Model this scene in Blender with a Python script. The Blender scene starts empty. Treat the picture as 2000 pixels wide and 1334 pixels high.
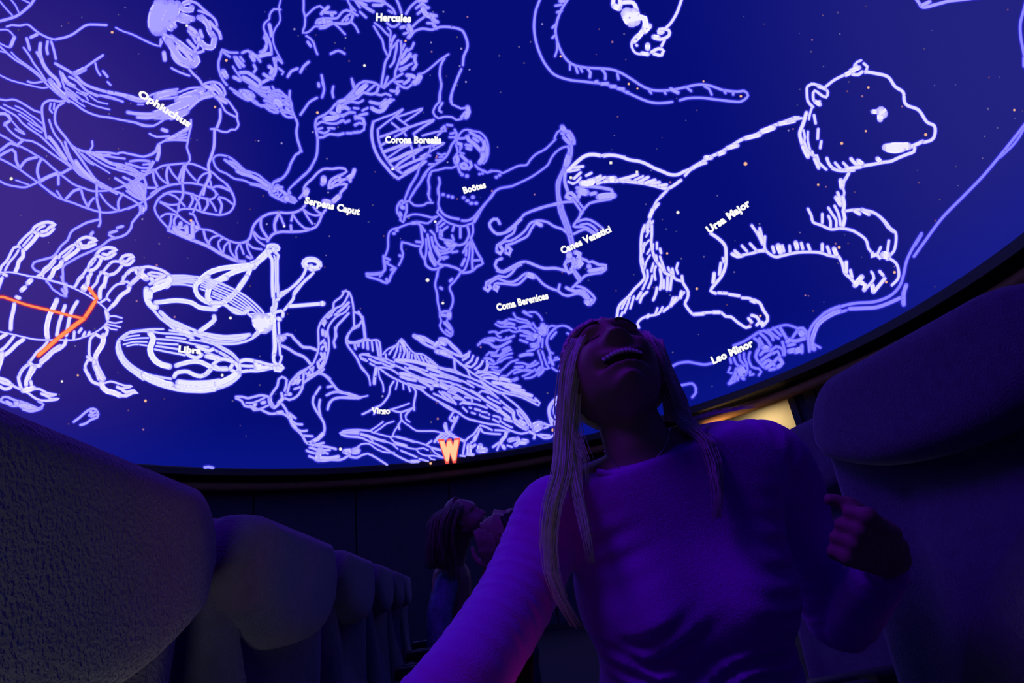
import bpy, bmesh, math, random
from mathutils import Vector, Matrix, noise
random.seed(7)
scene = bpy.context.scene
col = scene.collection
PI = math.pi
# ------------------------------------------------------------------ camera, world, lights, exposure
F = 1100.0                       # focal length in pixels of the 2000 px wide frame
PITCH, ROLL = math.radians(23.0), math.radians(8.0)
CAM = Vector((0.0, 0.0, 0.87))
Fw = Vector((0, math.cos(PITCH), math.sin(PITCH)))
U0 = Vector((0, -math.sin(PITCH), math.cos(PITCH)))
R0 = Vector((1, 0, 0))
# the horizon rises to the right
Rt = R0 * math.cos(ROLL) - U0 * math.sin(ROLL)
Up = R0 * math.sin(ROLL) + U0 * math.cos(ROLL)
cd = bpy.data.cameras.new('camera')
cd.sensor_width = 36.0; cd.sensor_fit = 'HORIZONTAL'; cd.lens = 36.0 * F / 2000.0
cd.clip_start = 0.02
cd.dof.use_dof = False
cam = bpy.data.objects.new('camera', cd); col.objects.link(cam)
m = Matrix((Rt, Up, -Fw)).transposed().to_4x4(); m.translation = CAM
cam.matrix_world = m
scene.camera = cam
scene.view_settings.view_transform = 'Standard'
scene.view_settings.look = 'None'
scene.view_settings.exposure = 0.0
scene.view_settings.gamma = 1.0
scene.view_settings.use_curve_mapping = False
scene.cycles.max_bounces = 5
scene.cycles.transparent_max_bounces = 24
w = bpy.data.worlds.new('world'); scene.world = w; w.use_nodes = True
w.node_tree.nodes['Background'].inputs[0].default_value = (0, 0, 0, 1)
w.node_tree.nodes['Background'].inputs[1].default_value = 0.0

def ray(px, py):
    return Rt * ((px - 1000) / F) - Up * ((py - 667) / F) + Fw
def P(px, py, d):
    """world point seen at that pixel at axial depth d"""
    return CAM + ray(px, py) * d
def s2l(c):
    c = c / 255.0
    return c / 12.92 if c <= 0.04045 else ((c + 0.055) / 1.055) ** 2.4
def rgb(r, g, b): return (s2l(r), s2l(g), s2l(b))

def area(name, loc, target, size, energy, color, size_y=None, spread=180):
    l = bpy.data.lights.new(name, 'AREA'); l.size = size; l.energy = energy; l.color = color
    l.spread = math.radians(spread)
    if size_y: l.shape = 'RECTANGLE'; l.size_y = size_y
    o = bpy.data.objects.new(name, l); col.objects.link(o)
    o.location = loc
    o.rotation_euler = (Vector(target) - Vector(loc)).to_track_quat('-Z', 'Y').to_euler()
    return o
LIGHTS = [
    # added violet fill, unseen overhead, boosting the dome's own light on the people
    ('violet_fill', (-1.0, 0.25, 3.3), (0.30, 0.85, 0.9), 0.9, 20.0, (0.19, 0.008, 1.0), None, 180),
    # magenta aisle light down by the left row
    ('aisle_light', (0.02, 0.60, 0.42), (-0.02, 0.60, 0.9), 0.08, 0.16, (1.0, 0.03, 0.50), None, 75),
    # added dim white fills, out of view, that lift the nearest seats
    ('seat_fill', (-0.02, -0.25, 0.60), (-0.30, 0.25, 0.84), 0.12, 0.15, (1.0, 0.98, 0.90), None, 75),
    ('seat_fill', (0.68, 0.36, 0.56), (0.76, 0.72, 0.64), 0.10, 0.20, (1.0, 0.92, 0.95), None, 55),
]
for a in LIGHTS: area(*a)

# ------------------------------------------------------------------ materials
MATS = {}
def mat(name, color, rough=0.8, metal=0.0, noise_scale=None, noise_amt=0.25, bump=0.0, bump_scale=200, sheen=0.0, spec=0.3):
    if name in MATS: return MATS[name]
    m = bpy.data.materials.new(name); m.use_nodes = True
    nt = m.node_tree; b = nt.nodes['Principled BSDF']
    b.inputs['Base Color'].default_value = (*color, 1)
    b.inputs['Roughness'].default_value = rough
    b.inputs['Metallic'].default_value = metal
    b.inputs['Specular IOR Level'].default_value = spec
    if sheen: b.inputs['Sheen Weight'].default_value = sheen
    tc = nt.nodes.new('ShaderNodeTexCoord')
    if noise_scale:
        n = nt.nodes.new('ShaderNodeTexNoise'); n.inputs['Scale'].default_value = noise_scale
        n.inputs['Detail'].default_value = 4
        nt.links.new(tc.outputs['Object'], n.inputs['Vector'])
        mx = nt.nodes.new('ShaderNodeMix'); mx.data_type = 'RGBA'
        mx.inputs[6].default_value = (*[c * (1 - noise_amt) for c in color], 1)
        mx.inputs[7].default_value = (*[min(1, c * (1 + noise_amt)) for c in color], 1)
        nt.links.new(n.outputs['Fac'], mx.inputs[0]); nt.links.new(mx.outputs[2], b.inputs['Base Color'])
    if bump:
        n2 = nt.nodes.new('ShaderNodeTexNoise'); n2.inputs['Scale'].default_value = bump_scale
        nt.links.new(tc.outputs['Object'], n2.inputs['Vector'])
        bp = nt.nodes.new('ShaderNodeBump'); bp.inputs['Strength'].default_value = bump; bp.inputs['Distance'].default_value = 0.004
        nt.links.new(n2.outputs['Fac'], bp.inputs['Height']); nt.links.new(bp.outputs['Normal'], b.inputs['Normal'])
    MATS[name] = m
    return m
def emis(name, color, strength=1.0, attr=None, alpha_attr=None, sample=False):
    m = bpy.data.materials.new(name); m.use_nodes = True
    nt = m.node_tree; nt.nodes.clear()
    out = nt.nodes.new('ShaderNodeOutputMaterial'); e = nt.nodes.new('ShaderNodeEmission')
    e.inputs[0].default_value = (*color, 1); e.inputs[1].default_value = strength
    if attr:
        a = nt.nodes.new('ShaderNodeAttribute'); a.attribute_name = attr
        nt.links.new(a.outputs['Color'], e.inputs[0])
        if alpha_attr:
            t = nt.nodes.new('ShaderNodeBsdfTransparent'); mx = nt.nodes.new('ShaderNodeMixShader')
            nt.links.new(a.outputs['Alpha'], mx.inputs[0]); nt.links.new(t.outputs[0], mx.inputs[1]); nt.links.new(e.outputs[0], mx.inputs[2])
            nt.links.new(mx.outputs[0], out.inputs[0]); m.cycles.emission_sampling = 'NONE'; return m
    nt.links.new(e.outputs[0], out.inputs[0])
    if not sample: m.cycles.emission_sampling = 'NONE'
    return m

M_seat = mat('seat_fabric', (0.10, 0.105, 0.17), 0.95, noise_scale=60, noise_amt=0.25, bump=0.5, bump_scale=350, sheen=0.3)
M_seatpipe = mat('seat_piping', (0.10, 0.12, 0.22), 0.7)
M_shell = mat('seat_shell', (0.04, 0.04, 0.045), 0.5, bump=0.2)
M_metal = mat('painted_metal', (0.06, 0.06, 0.065), 0.4, metal=0.6)
M_wallm = mat('wall_fabric', (0.07, 0.07, 0.10), 0.95, noise_scale=8, noise_amt=0.2, bump=0.4, bump_scale=120)
M_floor = mat('carpet', (0.03, 0.03, 0.04), 1.0, noise_scale=90, noise_amt=0.5, bump=0.8, bump_scale=300)
M_cove = mat('cove_metal', (0.035, 0.03, 0.03), 0.45, bump=0.1, bump_scale=40)
M_wood = mat('stained_wood', (0.30, 0.15, 0.05), 0.6, noise_scale=12, noise_amt=0.3)
M_tan = mat('tan_plaster', (0.62, 0.50, 0.30), 0.8, noise_scale=10, noise_amt=0.06)
M_skin = mat('skin', (0.42, 0.24, 0.22), 0.55, noise_scale=30, noise_amt=0.06, bump=0.12, bump_scale=260)
M_lips = mat('lips', (0.40, 0.10, 0.12), 0.35)
M_teeth = mat('teeth', (0.75, 0.74, 0.72), 0.25)
M_dark = mat('mouth_dark', (0.03, 0.008, 0.01), 0.7)
M_hair = mat('blonde_hair', (0.74, 0.68, 0.66), 0.45, noise_scale=60, noise_amt=0.3, spec=0.6)
M_hair2 = mat('light_brown_hair', (0.30, 0.22, 0.19), 0.5, noise_scale=60, noise_amt=0.3)
M_hair3 = mat('dark_hair', (0.02, 0.017, 0.016), 0.55, noise_scale=60, noise_amt=0.3)
M_shirt = mat('magenta_knit', (0.60, 0.012, 0.90), 0.85, noise_scale=50, noise_amt=0.10, bump=0.35, bump_scale=420, sheen=0.25)
M_jeans = mat('denim', (0.03, 0.04, 0.09), 0.9, bump=0.3)
M_redc = mat('maroon_sleeve', (0.20, 0.02, 0.02), 0.9, bump=0.3)
M_silver = mat('silver', (0.8, 0.8, 0.85), 0.15, metal=1.0)
M_blue = mat('patterned_blue_fabric', (0.16, 0.26, 0.42), 0.9, noise_scale=45, noise_amt=0.8)
M_mask = mat('pale_cloth', (0.45, 0.45, 0.5), 0.8, bump=0.2)

# ------------------------------------------------------------------ helpers
def link_mesh(name, verts, faces, material, parent=None, smooth=True, kind=None, label=None):
    me = bpy.data.meshes.new(name); me.from_pydata([tuple(v) for v in verts], [], faces)
    me.materials.append(material)
    if smooth:
        me.polygons.foreach_set('use_smooth', [True] * len(me.polygons))
    me.update()
    o = bpy.data.objects.new(name, me); col.objects.link(o)
    if parent: o.parent = parent
    if kind: o['kind'] = kind
    if label: o['label'] = label
    return o
def bm_obj(name, bm, material, parent=None, smooth=True, kind=None, label=None):
    bmesh.ops.recalc_face_normals(bm, faces=bm.faces)
    me = bpy.data.meshes.new(name); bm.to_mesh(me); bm.free()
    me.materials.append(material)
    me.polygons.foreach_set('use_smooth', [smooth] * len(me.polygons))
    o = bpy.data.objects.new(name, me); col.objects.link(o)
    if parent: o.parent = parent
    if kind: o['kind'] = kind
    if label: o['label'] = label
    return o
def empty(name, loc=(0, 0, 0), rotz=0, label=None, cat=None, group=None):
    o = bpy.data.objects.new(name, None); col.objects.link(o)
    o.location = loc; o.rotation_euler = (0, 0, rotz); o.empty_display_size = 0.1
    if label: o['label'] = label
    if cat: o['category'] = cat
    if group: o['group'] = group
    return o
def keep_world(child, parent):
    """parent a mesh whose vertices are world coordinates"""
    child.parent = parent
    child.matrix_parent_inverse = (Matrix.Translation(parent.location) @ parent.rotation_euler.to_matrix().to_4x4()).inverted()
def catmull(pts, step):
    """dense smooth polyline through the points (tuples of any length)"""
    if len(pts) < 2: return [tuple(p) for p in pts]
    out = []
    n = len(pts)
    for i in range(n - 1):
        p0 = pts[max(i - 1, 0)]; p1 = pts[i]; p2 = pts[i + 1]; p3 = pts[min(i + 2, n - 1)]
        d = math.dist(p1[:2], p2[:2]) if len(p1) == 2 else math.dist(p1[:3], p2[:3])
        k = max(1, int(d / step))
        for j in range(k):
            t = j / k
            out.append(tuple(0.5 * ((2 * b) + (-a + c) * t + (2 * a - 5 * b + 4 * c - e) * t * t + (-a + 3 * b - 3 * c + e) * t ** 3)
                             for a, b, c, e in zip(p0, p1, p2, p3)))
    out.append(tuple(pts[-1]))
    return out
def tube_into(V, Fc, pts, radii, sides=6):
    """append a tube along pts (Vectors) to the lists"""
    n = len(pts); base = len(V)
    ref = Vector((0, 0, 1))
    for i in range(n):
        t = (pts[min(i + 1, n - 1)] - pts[max(i - 1, 0)])
        if t.length < 1e-9: t = Vector((0, 0, 1))
        t.normalize()
        a = t.cross(ref)
        if a.length < 0.05: a = t.cross(Vector((1, 0, 0)))
        a.normalize(); b = t.cross(a)
        ref = -b if abs(b.dot(ref)) > 0.3 else ref
        if i == 0: pa = a
        else:
            a = (pa - t * pa.dot(t)); a.normalize(); b = t.cross(a); pa = a
        for k in range(sides):
            an = 2 * PI * k / sides
            V.append(pts[i] + (a * math.cos(an) + b * math.sin(an)) * radii[i])
    for i in range(n - 1):
        for k in range(sides):
            k2 = (k + 1) % sides
            Fc.append((base + i * sides + k, base + i * sides + k2, base + (i + 1) * sides + k2, base + (i + 1) * sides + k))
    Fc.append(tuple(base + k for k in range(sides))[::-1])
    Fc.append(tuple(base + (n - 1) * sides + k for k in range(sides)))

# ------------------------------------------------------------------ traced strokes of the projected drawings: width, then x y pairs
FIG = {
 'ser':
  '7 -68 57 0 41 16 37 33 31 48 20 60 9 66 0 105 -58;4 -46 -50 0 3 10 15 24 30;4 -18 -57 22 0 30 10 37 25;4 -16 -31 46 0 58 6;5 -61 230 0 263 15 271 34 2'
  '83 52 292 70 303 85 312 100 325 114 337 129 349 144 360 162 367 180 373 198 373 217 371 240 364 255 357 277 343 300 331;5 -63 279 0 310 18 319 37 330 '
  '55 343 75 357 90 369 108 381;7 45 274 34 283;7 36 285 21 280 12 285 0 294 -56 336;7 -59 342 0 304 12 297 24 292 30 298 31 312 37 327;7 39 328 51 313 7'
  '2 307;7 81 310 75 322 73 337 78 352;9 78 354 93 346 108 340 120 339;7 120 339 141 327;7 114 340 114 360;5 -63 323 0 354 12 360 30 364 48 366 63 361 78'
  ' 354;4 31 352 45 357 57 361;5 78 360 90 369 105 381 123 390 142 396 168 406 195 414 213 415 232 412 252 406 274 397 285 390 300 378;7 156 369 144 373 '
  '135 382 129 388;6 159 372 163 387 171 403;6 183 387 175 396 172 405;5 111 373 121 388;5 196 379 204 391 216 403 229 411;6 240 378 231 394 232 411;5 26'
  '5 355 284 342 301 333 317 324 340 321 364 319 382 322 400 330 415 337 427 348 440 358 449 370 454 380;6 274 358 287 366 305 367;6 299 336 301 351 307 '
  '364;5 304 334 313 348 325 358;6 328 324 325 342 329 361;5 329 324 337 339 346 349 353 358;7 361 321 355 333 349 351;8 362 322 358 339 356 357;5 362 32'
  '7 370 339 382 352;5 410 337 398 340 389 349 385 360;5 295 378 310 369 328 363 355 358 377 358 400 363 415 369 425 380;6 356 358 358 380;5 400 363 409 '
  '351 412 361 413 367 428 363 439 367 451 373;5 319 379 334 375 355 375 377 379;6 410 337 403 360 392 380;5 250 408 268 400 284 391 299 381 314 369 334 '
  '361 347 360;5 305 396 310 387 320 381 331 375 347 374 370 378 385 383 397 387 413 389 422 382 421 375 412 367 400 361;5 331 376 317 382 307 393 302 40'
  '5 305 417 314 430 328 445;8 329 450 340 454 358 462 376 469 392 475 410 483 430 495 449 504 464 510 478 511;6 328 445 332 450;5 443 360 451 372 457 38'
  '5 458 399 452 411 443 417 430 420 412 418 394 414 382 409 370 408 358 408 347 412 346 418 355 427 368 436 382 442;6 356 360 358 375 355 388 349 400 34'
  '9 411;5 400 363 392 378 389 388 382 403 377 415;5 331 379 343 384 352 393 361 403;5 313 394 331 400 349 399;5 313 395 331 406 343 414;5 314 424 323 41'
  '8 335 418 346 420;6 335 420 334 432 331 445;6 346 421 340 430 341 441;6 374 382 377 390 370 405;6 380 385 388 396 391 409;6 404 388 406 400 398 412;5 '
  '409 391 416 400 422 412;6 427 388 433 400 430 417;5 428 385 440 388 455 399;5 413 367 422 364 436 367 449 373;5 371 417 379 420 383 430 388 441 391 44'
  '7 410 450 427 459 445 469 460 474 472 474 482 471 490 460 493 450 497 438 511 424 527 418 544 415 550 415;5 388 448 380 454 377 465;12 340 444 346 453'
  ' 358 457 370 463 376 465;10 376 435 376 450 376 465;10 353 436 349 447;10 364 442 365 457;8 346 444 361 444;10 382 444 388 445;6 398 451 401 465 409 4'
  '78;5 428 460 416 463 409 471 407 478;5 436 465 427 472 428 484 436 495;5 448 472 439 480 436 493;5 448 474 451 492 466 510;5 467 477 461 490 464 508;5'
  ' 469 478 476 496;5 482 474 484 487 493 504;5 484 475 494 484 511 487;5 494 453 502 469 517 480;5 496 453 508 465 524 468;5 509 427 511 447 523 465;5 5'
  '44 417 536 432 538 451;5 523 472 530 459 541 454 550 453;5 545 418 550 427;6 482 501 490 505;6 596 401 590 408 578 414 560 416 545 415 524 418 507 428'
  ' 497 438 492 450 489 464 483 471 473 474;6 636 410 629 419 624 432 617 443 609 447 590 452 567 453 548 453 533 458 522 471;5 612 404 620 413 627 417;5'
  ' 594 410 603 417 617 421 629 419;5 593 410 600 423 610 437;5 572 419 582 434 596 446 605 447;6 572 419 569 431;6 568 440 569 452;7 545 417 536 438 538'
  ' 452;5 546 419 555 440;6 510 426 510 444 522 464;6 585 387 593 377 594 366 602 356 611 348 620 338 633 330 650 330 662 328 674 330 677 335 668 341;14 '
  '596 380 599 372;7 668 341 654 347 645 354 642 368 653 363 662 360 677 360 675 366 666 375 662 386 650 395;7 647 362 656 353 665 350;8 662 344 665 357;'
  '7 665 353 680 348;12 680 348 687 344;10 692 332 690 339 683 347;8 684 347 684 354;14 632 348 632 356;9 629 359 630 360;12 662 383 651 393;12 633 393 6'
  '44 395'
 ,
 'oph':
  '5 13 52 22 49 39 50 54 48 66 57 78 66 97 75 108 77;6 108 77 127 73 142 67 156 57 169 49 183 48 208 49;4 226 54 240 61 255 66 277 76 300 87;4 -70 58 0 '
  '58 13 58 22 64 30 75;9 28 73 21 90;4 -64 58 0 85 10 90 19 93;5 -53 45 0 91 12 102 30 117 52 130 75 148 96 169 117 187 135 200;4 -68 85 0 100 13 103;8 '
  '73 67 60 73;7 52 75 55 85 58 97;5 46 93 57 108 66 124 79 141 90 159;9 79 85 78 102 84 124 96 142 111 156 117 169;7 72 102 79 114;7 93 81 91 94 93 105;'
  '6 100 81 105 97 109 115;4 22 102 34 114 55 129 75 144 84 156;7 108 124 124 133 139 142 151 151 162 162 180 171 210 180 240 187 261 195 282 196;12 145 '
  '144 157 139 165 135;6 165 133 183 120 201 108;5 186 123 190 138 196 147;6 201 139 210 150;5 210 160 216 166;4 -63 117 0 147 22 157 52 165 84 172 96 16'
  '9;5 54 159 66 162 84 159;12 97 157 114 177 129 190;10 120 144 132 162 144 168;5 117 139 124 165 130 177 150 195;4 130 162 147 172 169 186;6 135 150 15'
  '1 159 169 177 192 187;4 130 172 150 186 162 198;4 129 180 144 193;5 195 187 217 192 240 198;5 -69 186 0 194 12 196 24 194 37 198 54 208 67 216 81 220;'
  '4 7 204 22 211 42 220 60 232 72 243 84 252;4 30 207 45 214 60 225 70 231 82 241;4 37 223 51 232 66 243 78 249 85 256;4 55 241 69 252 82 259;5 -61 176 '
  '0 209 15 217 33 228 43 240 60 253 78 265 90 276 105 291 120 307 142 327 157 342 177 352 195 363 217 373 229 379;8 -70 222 0 222 9 222 16 226 21 234 13'
  ' 240 9 244;5 9 240 16 252 30 265 45 273 63 276 82 286 102 301 120 313 141 328;4 22 235 30 244 37 252 46 258;5 30 252 39 258 48 262;6 130 196 117 198 9'
  '7 196 84 204 82 219 85 240 88 258 91 270;6 124 201 114 207 108 219 108 240 117 255 127 267 138 282 150 291 168 297;5 99 202 97 214 102 220;5 106 202 1'
  '05 214;5 96 234 100 247 108 264 120 279 130 300 139 315 150 331 162 343;9 96 268 108 282 120 300 129 312;6 127 277 132 294 142 315 165 343 187 357 199'
  ' 367;10 148 315 159 330 172 343 187 354;6 139 285 157 309 172 331 187 351 202 361 222 372;4 150 291 162 306 172 316 183 322;4 159 300 177 315 198 328 '
  '214 338;5 168 298 187 312 210 325 234 333 258 339 277 346;5 108 180 127 192 144 201 165 216 190 226 216 230 240 235 264 239 280 244 300 246;4 127 180 '
  '142 193 165 208;4 135 180 150 189 169 199 187 207 214 214;4 150 180 166 187 172 196;5 160 180 172 184;4 171 180 180 184 190 189;4 175 187 190 198 210 '
  '203;5 195 186 217 190 240 199;9 211 180 232 184 255 189 267 193 282 196;8 249 219 270 223 285 225 300 223;7 268 229 285 231 300 229;5 180 276 181 285 '
  '175 295;8 168 297 187 300 202 304 214 303;8 180 300 198 309 217 319 240 324;5 187 297 210 298 231 301;5 229 300 240 298 262 303 282 306 300 300;5 202 '
  '304 222 307 244 310;6 255 315 273 313 292 315;5 222 319 240 322 255 327;5 246 319 262 324 277 328 292 328;5 228 327 255 333 282 345;4 240 324 270 336 '
  '282 340;4 277 333 289 336;4 280 321 297 322;5 298 315 289 331 280 346 264 357 249 364;6 225 348 246 361 264 373;6 241 346 262 357 274 370 282 380;5 24'
  '6 364 262 373 270 380;5 255 360 270 370 282 378;4 270 355 280 364 285 375;5 280 346 285 357 283 380;6 189 360 189 378 190 394 195 412 195 424 196 435 '
  '193 442;5 195 360 210 369 232 376 255 388 273 400 285 409;5 244 360 255 376 270 385 282 391;5 247 373 264 385 277 390;5 255 360 270 376 282 388;5 270 '
  '360 279 375 283 390;6 282 360 283 376 283 391 285 406 277 415 273 418;12 277 405 277 414;6 273 400 274 414 267 424 258 435 256 445 247 457 234 463 225'
  ' 465 213 459;6 225 465 213 469 199 480 180 490 159 499 139 510 124 520 123 535 124 552 130 555;6 192 429 169 435 156 442 142 450 136 459 132 469 120 4'
  '80 111 493 102 502 84 507 66 513 63 520 69 528 78 532;8 181 454 177 459;7 214 455 228 451;7 229 445 240 442;4 93 550 100 560;4 250 64 265 70 280 78 29'
  '5 85 313 90 317 81;5 313 90 314 76;10 320 103 322 117;5 335 133 346 139 358 144 370 148;6 368 132 377 144 388 154 395 165;30 313 6 310 15 305 24 302 3'
  '6 301 48 307 58;24 322 9 316 21 311 34 308 48 316 60;24 334 9 331 22 325 37 320 52;20 346 9 343 24 337 39 328 51;14 355 30 364 34 376 37;12 346 36 355'
  ' 40 367 42;12 328 51 334 57;12 334 43 341 51;14 352 13 361 19 374 19 374 15;12 358 9 361 6 370 4;6 305 -24 370 1 385 7 397 18 409 28 421 40 424 51;6 3'
  '88 21 400 25 412 31;12 388 34 398 40 406 49 409 60 415 70;12 394 33 403 43 409 57;8 409 42 418 52 428 63 431 75;6 415 63 421 73;14 419 75 416 90 412 9'
  '3 400 90 391 81;10 370 54 379 60 386 70 389 81;14 376 66 382 69;8 391 60 395 72;7 368 60 374 67 382 72;10 320 72 328 85 337 97 338 108 346 120 358 127'
  ' 370 130;16 328 78 335 90 343 102 352 114 364 121 377 126;12 334 72 346 81 358 90 367 97 377 105 383 114;10 346 90 358 99 367 109 374 120;16 382 111 3'
  '85 120 377 127;8 367 79 374 87 382 96 380 102;6 377 73 383 84;7 389 84 386 93 380 97;7 398 93 397 100 385 103;7 319 66 331 72 340 75;6 395 166 404 162'
  ' 416 160 428 163 436 172 440 183 436 190;10 400 169 409 171 415 178;12 415 166 427 177 433 186;10 409 178 416 184 427 192;5 394 171 373 172 355 178 33'
  '4 186 313 193;5 347 174 325 177 302 183 292 187;10 340 180 322 184 307 189;12 397 175 379 181 361 187 346 195;12 409 186 391 187 373 193;6 250 189 259'
  ' 195 275 198 289 196;5 292 196 313 193 334 192 346 189;14 305 189 325 183 343 181;14 346 196 364 193 385 189 409 184;20 301 225 325 217 346 208 367 19'
  '9 385 189;16 316 229 334 226 352 223 364 217;8 334 232 355 225 374 208 392 193 415 187;8 250 220 268 222 287 223 304 222 319 216;8 269 229 287 230 304'
  ' 228;5 302 232 310 232 320 232;5 250 237 265 240 280 246 299 246 311 240 319 235;4 269 204 280 204;9 317 253 326 256;5 292 261 305 267 331 266;6 326 2'
  '74 340 273 365 274;9 326 273 343 265 355 258 368 250;5 346 267 364 262;4 343 264 365 256;5 346 270 365 268;5 373 234 373 247 370 258 367 276 365 288 3'
  '70 303 371 312 368 318 364 322;5 326 273 314 279 308 283 304 294 295 301 280 306 265 303 250 300;9 310 283 310 300 307 312;5 308 294 295 303;5 421 189'
  ' 430 199 436 210 440 217 449 223 460 228;5 430 190 443 195 451 204 457 213 463 222 463 232 466 244 460 253 452 253 443 258 430 256 421 252 412 252;8 4'
  '22 189 442 201;7 430 214 430 232 424 249;7 419 252 418 285 412 307 407 322 409 336 410 346 401 363 397 380;4 253 315 272 313 293 315;4 250 319 265 324'
  ' 280 328 293 328;4 250 325 262 330 274 339;4 250 331 265 337 277 345;5 301 316 295 327 286 339 280 345 268 355;4 280 322 295 319;4 277 334 289 336;4 2'
  '50 339 259 342 271 349;5 250 349 260 357 271 367 280 380;6 250 361 259 366 271 375;7 256 360 266 369 277 378;7 265 355 275 364 281 376;5 277 345 284 3'
  '55 284 378;5 250 363 259 373 271 382 280 390;6 250 372 265 384 278 391;6 257 360 271 372 280 385;7 269 360 278 372 281 390;5 286 360 283 375 283 393;6'
  ' 259 367 272 379;5 90 549 97 556 103 565 112 571 121 577 130 579;10 127 558 129 570 127 577;7 121 565 126 573;6 120 540 124 553'
 ,
 'sco':
  '8 64 453 66 445 75 439 85 435 96 434 108 439 97 444 90 451 81 453;8 105 447 96 456 84 460 73 457 63 450;7 73 450 79 444 87 441;7 64 451 57 456 46 466 '
  '36 478 39 484;10 75 457 67 468 58 478 49 487;6 63 459 45 480;7 37 481 27 484 22 492 19 499 12 511 3 520 0 529 -22 596;10 45 489 45 501 37 510 34 522 3'
  '0 531;6 36 489 30 499 18 513 10 528;8 150 474 156 468 168 463 178 465 189 469 175 474 171 480 160 480 156 474;8 186 477 177 481 166 484 154 483 148 47'
  '5;7 148 477 138 481 127 490 117 498 115 504;10 154 486 147 493 138 499 127 507;6 144 483 132 495 123 502;8 111 501 103 510 96 519 87 525 81 535 73 540'
  ';11 121 511 117 520 106 526 102 537 96 544;6 108 510 96 525 85 534 84 541;8 189 496 195 489 207 484 217 484 228 488 216 493 210 498 201 496;8 225 495 '
  '216 502 205 505 196 502 187 499;7 192 498 181 507 174 517 171 528;9 198 505 193 517 184 526 175 529;6 186 507 177 519;7 169 526 162 537 154 544 147 56'
  '0;9 178 534 172 546 168 560;8 234 510 240 501 252 498 262 501 253 505 247 511 240 510;8 261 508 253 516 243 517 234 511;7 232 511 220 511 210 520 201 '
  '531 196 532;8 238 519 231 528 222 535 213 537 201 532;6 199 532 192 541 187 555 181 560;9 210 538 205 549 204 560;7 273 523 258 525 247 534 241 546 23'
  '8 552;7 276 537 267 547 256 556;6 273 523 274 535;6 240 552 249 550 256 556;4 -70 532 0 532 22 532 52 538 82 544 112 552 142 560;8 6 535 13 538;8 -25 '
  '621 0 555 4 543;11 60 547 54 553;8 263 526 254 529 250 534;7 275 523 290 521 308 525 322 531 334 540 338 546;8 265 526 266 532 275 540 284 546;14 274 '
  '534 286 544;8 280 526 277 531 280 537;6 289 535 295 532 310 534 322 538 310 540 295 538 289 535;8 322 538 307 546 293 555;12 329 544 334 550 325 560;5'
  ' 301 553 325 544;5 302 558 328 547;7 283 544 298 544;8 272 538 259 550 250 560;9 -27 617 0 552 4 543;11 55 553 61 547;11 42 567 49 561;9 32 580 38 582'
  ';10 28 594 26 607 22 624 21 643;4 52 539 75 541 97 547 120 553 139 561 159 570 180 582 196 594 207 604 213 618 208 631 196 643 180 652 165 658 144 664'
  ' 120 664 93 664 69 663 45 658 19 652 0 648 -68 632;8 207 607 210 624;12 111 586 105 600 97 615 93 630 91 645 93 660;9 127 597 121 615 115 633 111 655;'
  '9 151 589 141 606 135 624 132 642 129 655;7 145 648 144 663;7 159 642 154 649;7 166 649 162 657;7 175 649 172 655;4 213 618 222 617 238 621;4 210 628 '
  '225 631 238 628;4 208 633 222 636 235 639;4 207 636 216 642 228 644;7 162 540 154 547 151 553 145 561;9 172 540 172 553 165 567;12 165 559 162 564;7 1'
  '92 540 189 552 180 562 177 573;10 207 540 204 555 196 565 195 582;7 241 540 240 549 237 551;7 268 541 261 549 253 556;5 237 550 246 550 255 556 255 56'
  '2;6 243 553 228 556 216 567 210 576 208 583 196 591;10 253 561 250 568 240 574 232 582 226 591 219 598;7 219 597 210 607;6 208 583 214 587;9 -61 694 0'
  ' 660 13 652;8 27 657 18 669 9 679 0 685 -58 724;10 46 663 33 672 21 684 9 693 0 693 -70 693;12 4 690 3 699 0 708 -22 774;7 93 667 84 678 72 688 64 699'
  ' 57 708;9 129 664 126 673 115 682 103 688 93 699 84 706 76 715;7 117 675 105 682 88 697 79 705;9 57 708 66 715 78 714;8 55 712 45 720 39 730 36 739;12'
  ' 67 717 64 724 58 732 55 739;7 184 654 177 661 175 672 174 684 175 696 180 702;12 202 655 201 670 193 684 187 694 186 703;8 186 652 196 658 205 657 21'
  '0 645 205 639;8 171 697 177 703 187 703;7 172 703 166 715 168 724 174 733 177 741;9 184 705 184 715 189 726 193 740;6 189 705 193 717 201 732 205 740;'
  '8 36 736 37 745 42 760;6 55 713 45 722 37 736;10 63 716 57 730 51 745 51 752;8 60 745 63 758;8 -66 717 0 739 13 743 22 751 10 749 0 745 -64 717;8 -63 '
  '724 0 755 9 760 19 758 24 752;6 22 752 39 760 54 767 66 776 79 782 99 782 115 779 99 779 93 775 81 769;12 45 763 66 758;6 63 760 78 760 90 767 102 770'
  ' 111 771 99 773 93 773;7 81 769 96 775;8 166 721 174 736 181 746 195 751;10 186 715 193 730 201 743;6 192 722 202 740;13 198 748 201 757 210 764 222 7'
  '67 234 772;8 234 772 247 773 259 767 268 767 261 763 246 766 238 760 229 756;5 205 748 216 745 228 748 243 753 258 754 247 758 238 758'
 ,
 'her':
  '4 562 -69 548 0 545 15 547 40 538 55 533 70 535 88 544 108 550 118;5 548 19 535 18 527 28 526 37 517 45 515 55 518 64 515 75;9 526 48 529 60 530 70;7 '
  '518 64 524 76 529 90 530 105;7 517 72 521 84 517 96 508 102;9 520 90 518 97 511 105;10 490 103 496 108 502 111 520 106 529 105;10 490 108 496 118;7 50'
  '2 111 508 120;7 473 103 484 99 490 103;6 464 103 446 102 434 97 431 108 427 120 427 133 431 147 437 159 443 166;6 436 102 449 111;7 458 111 463 123 46'
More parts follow.
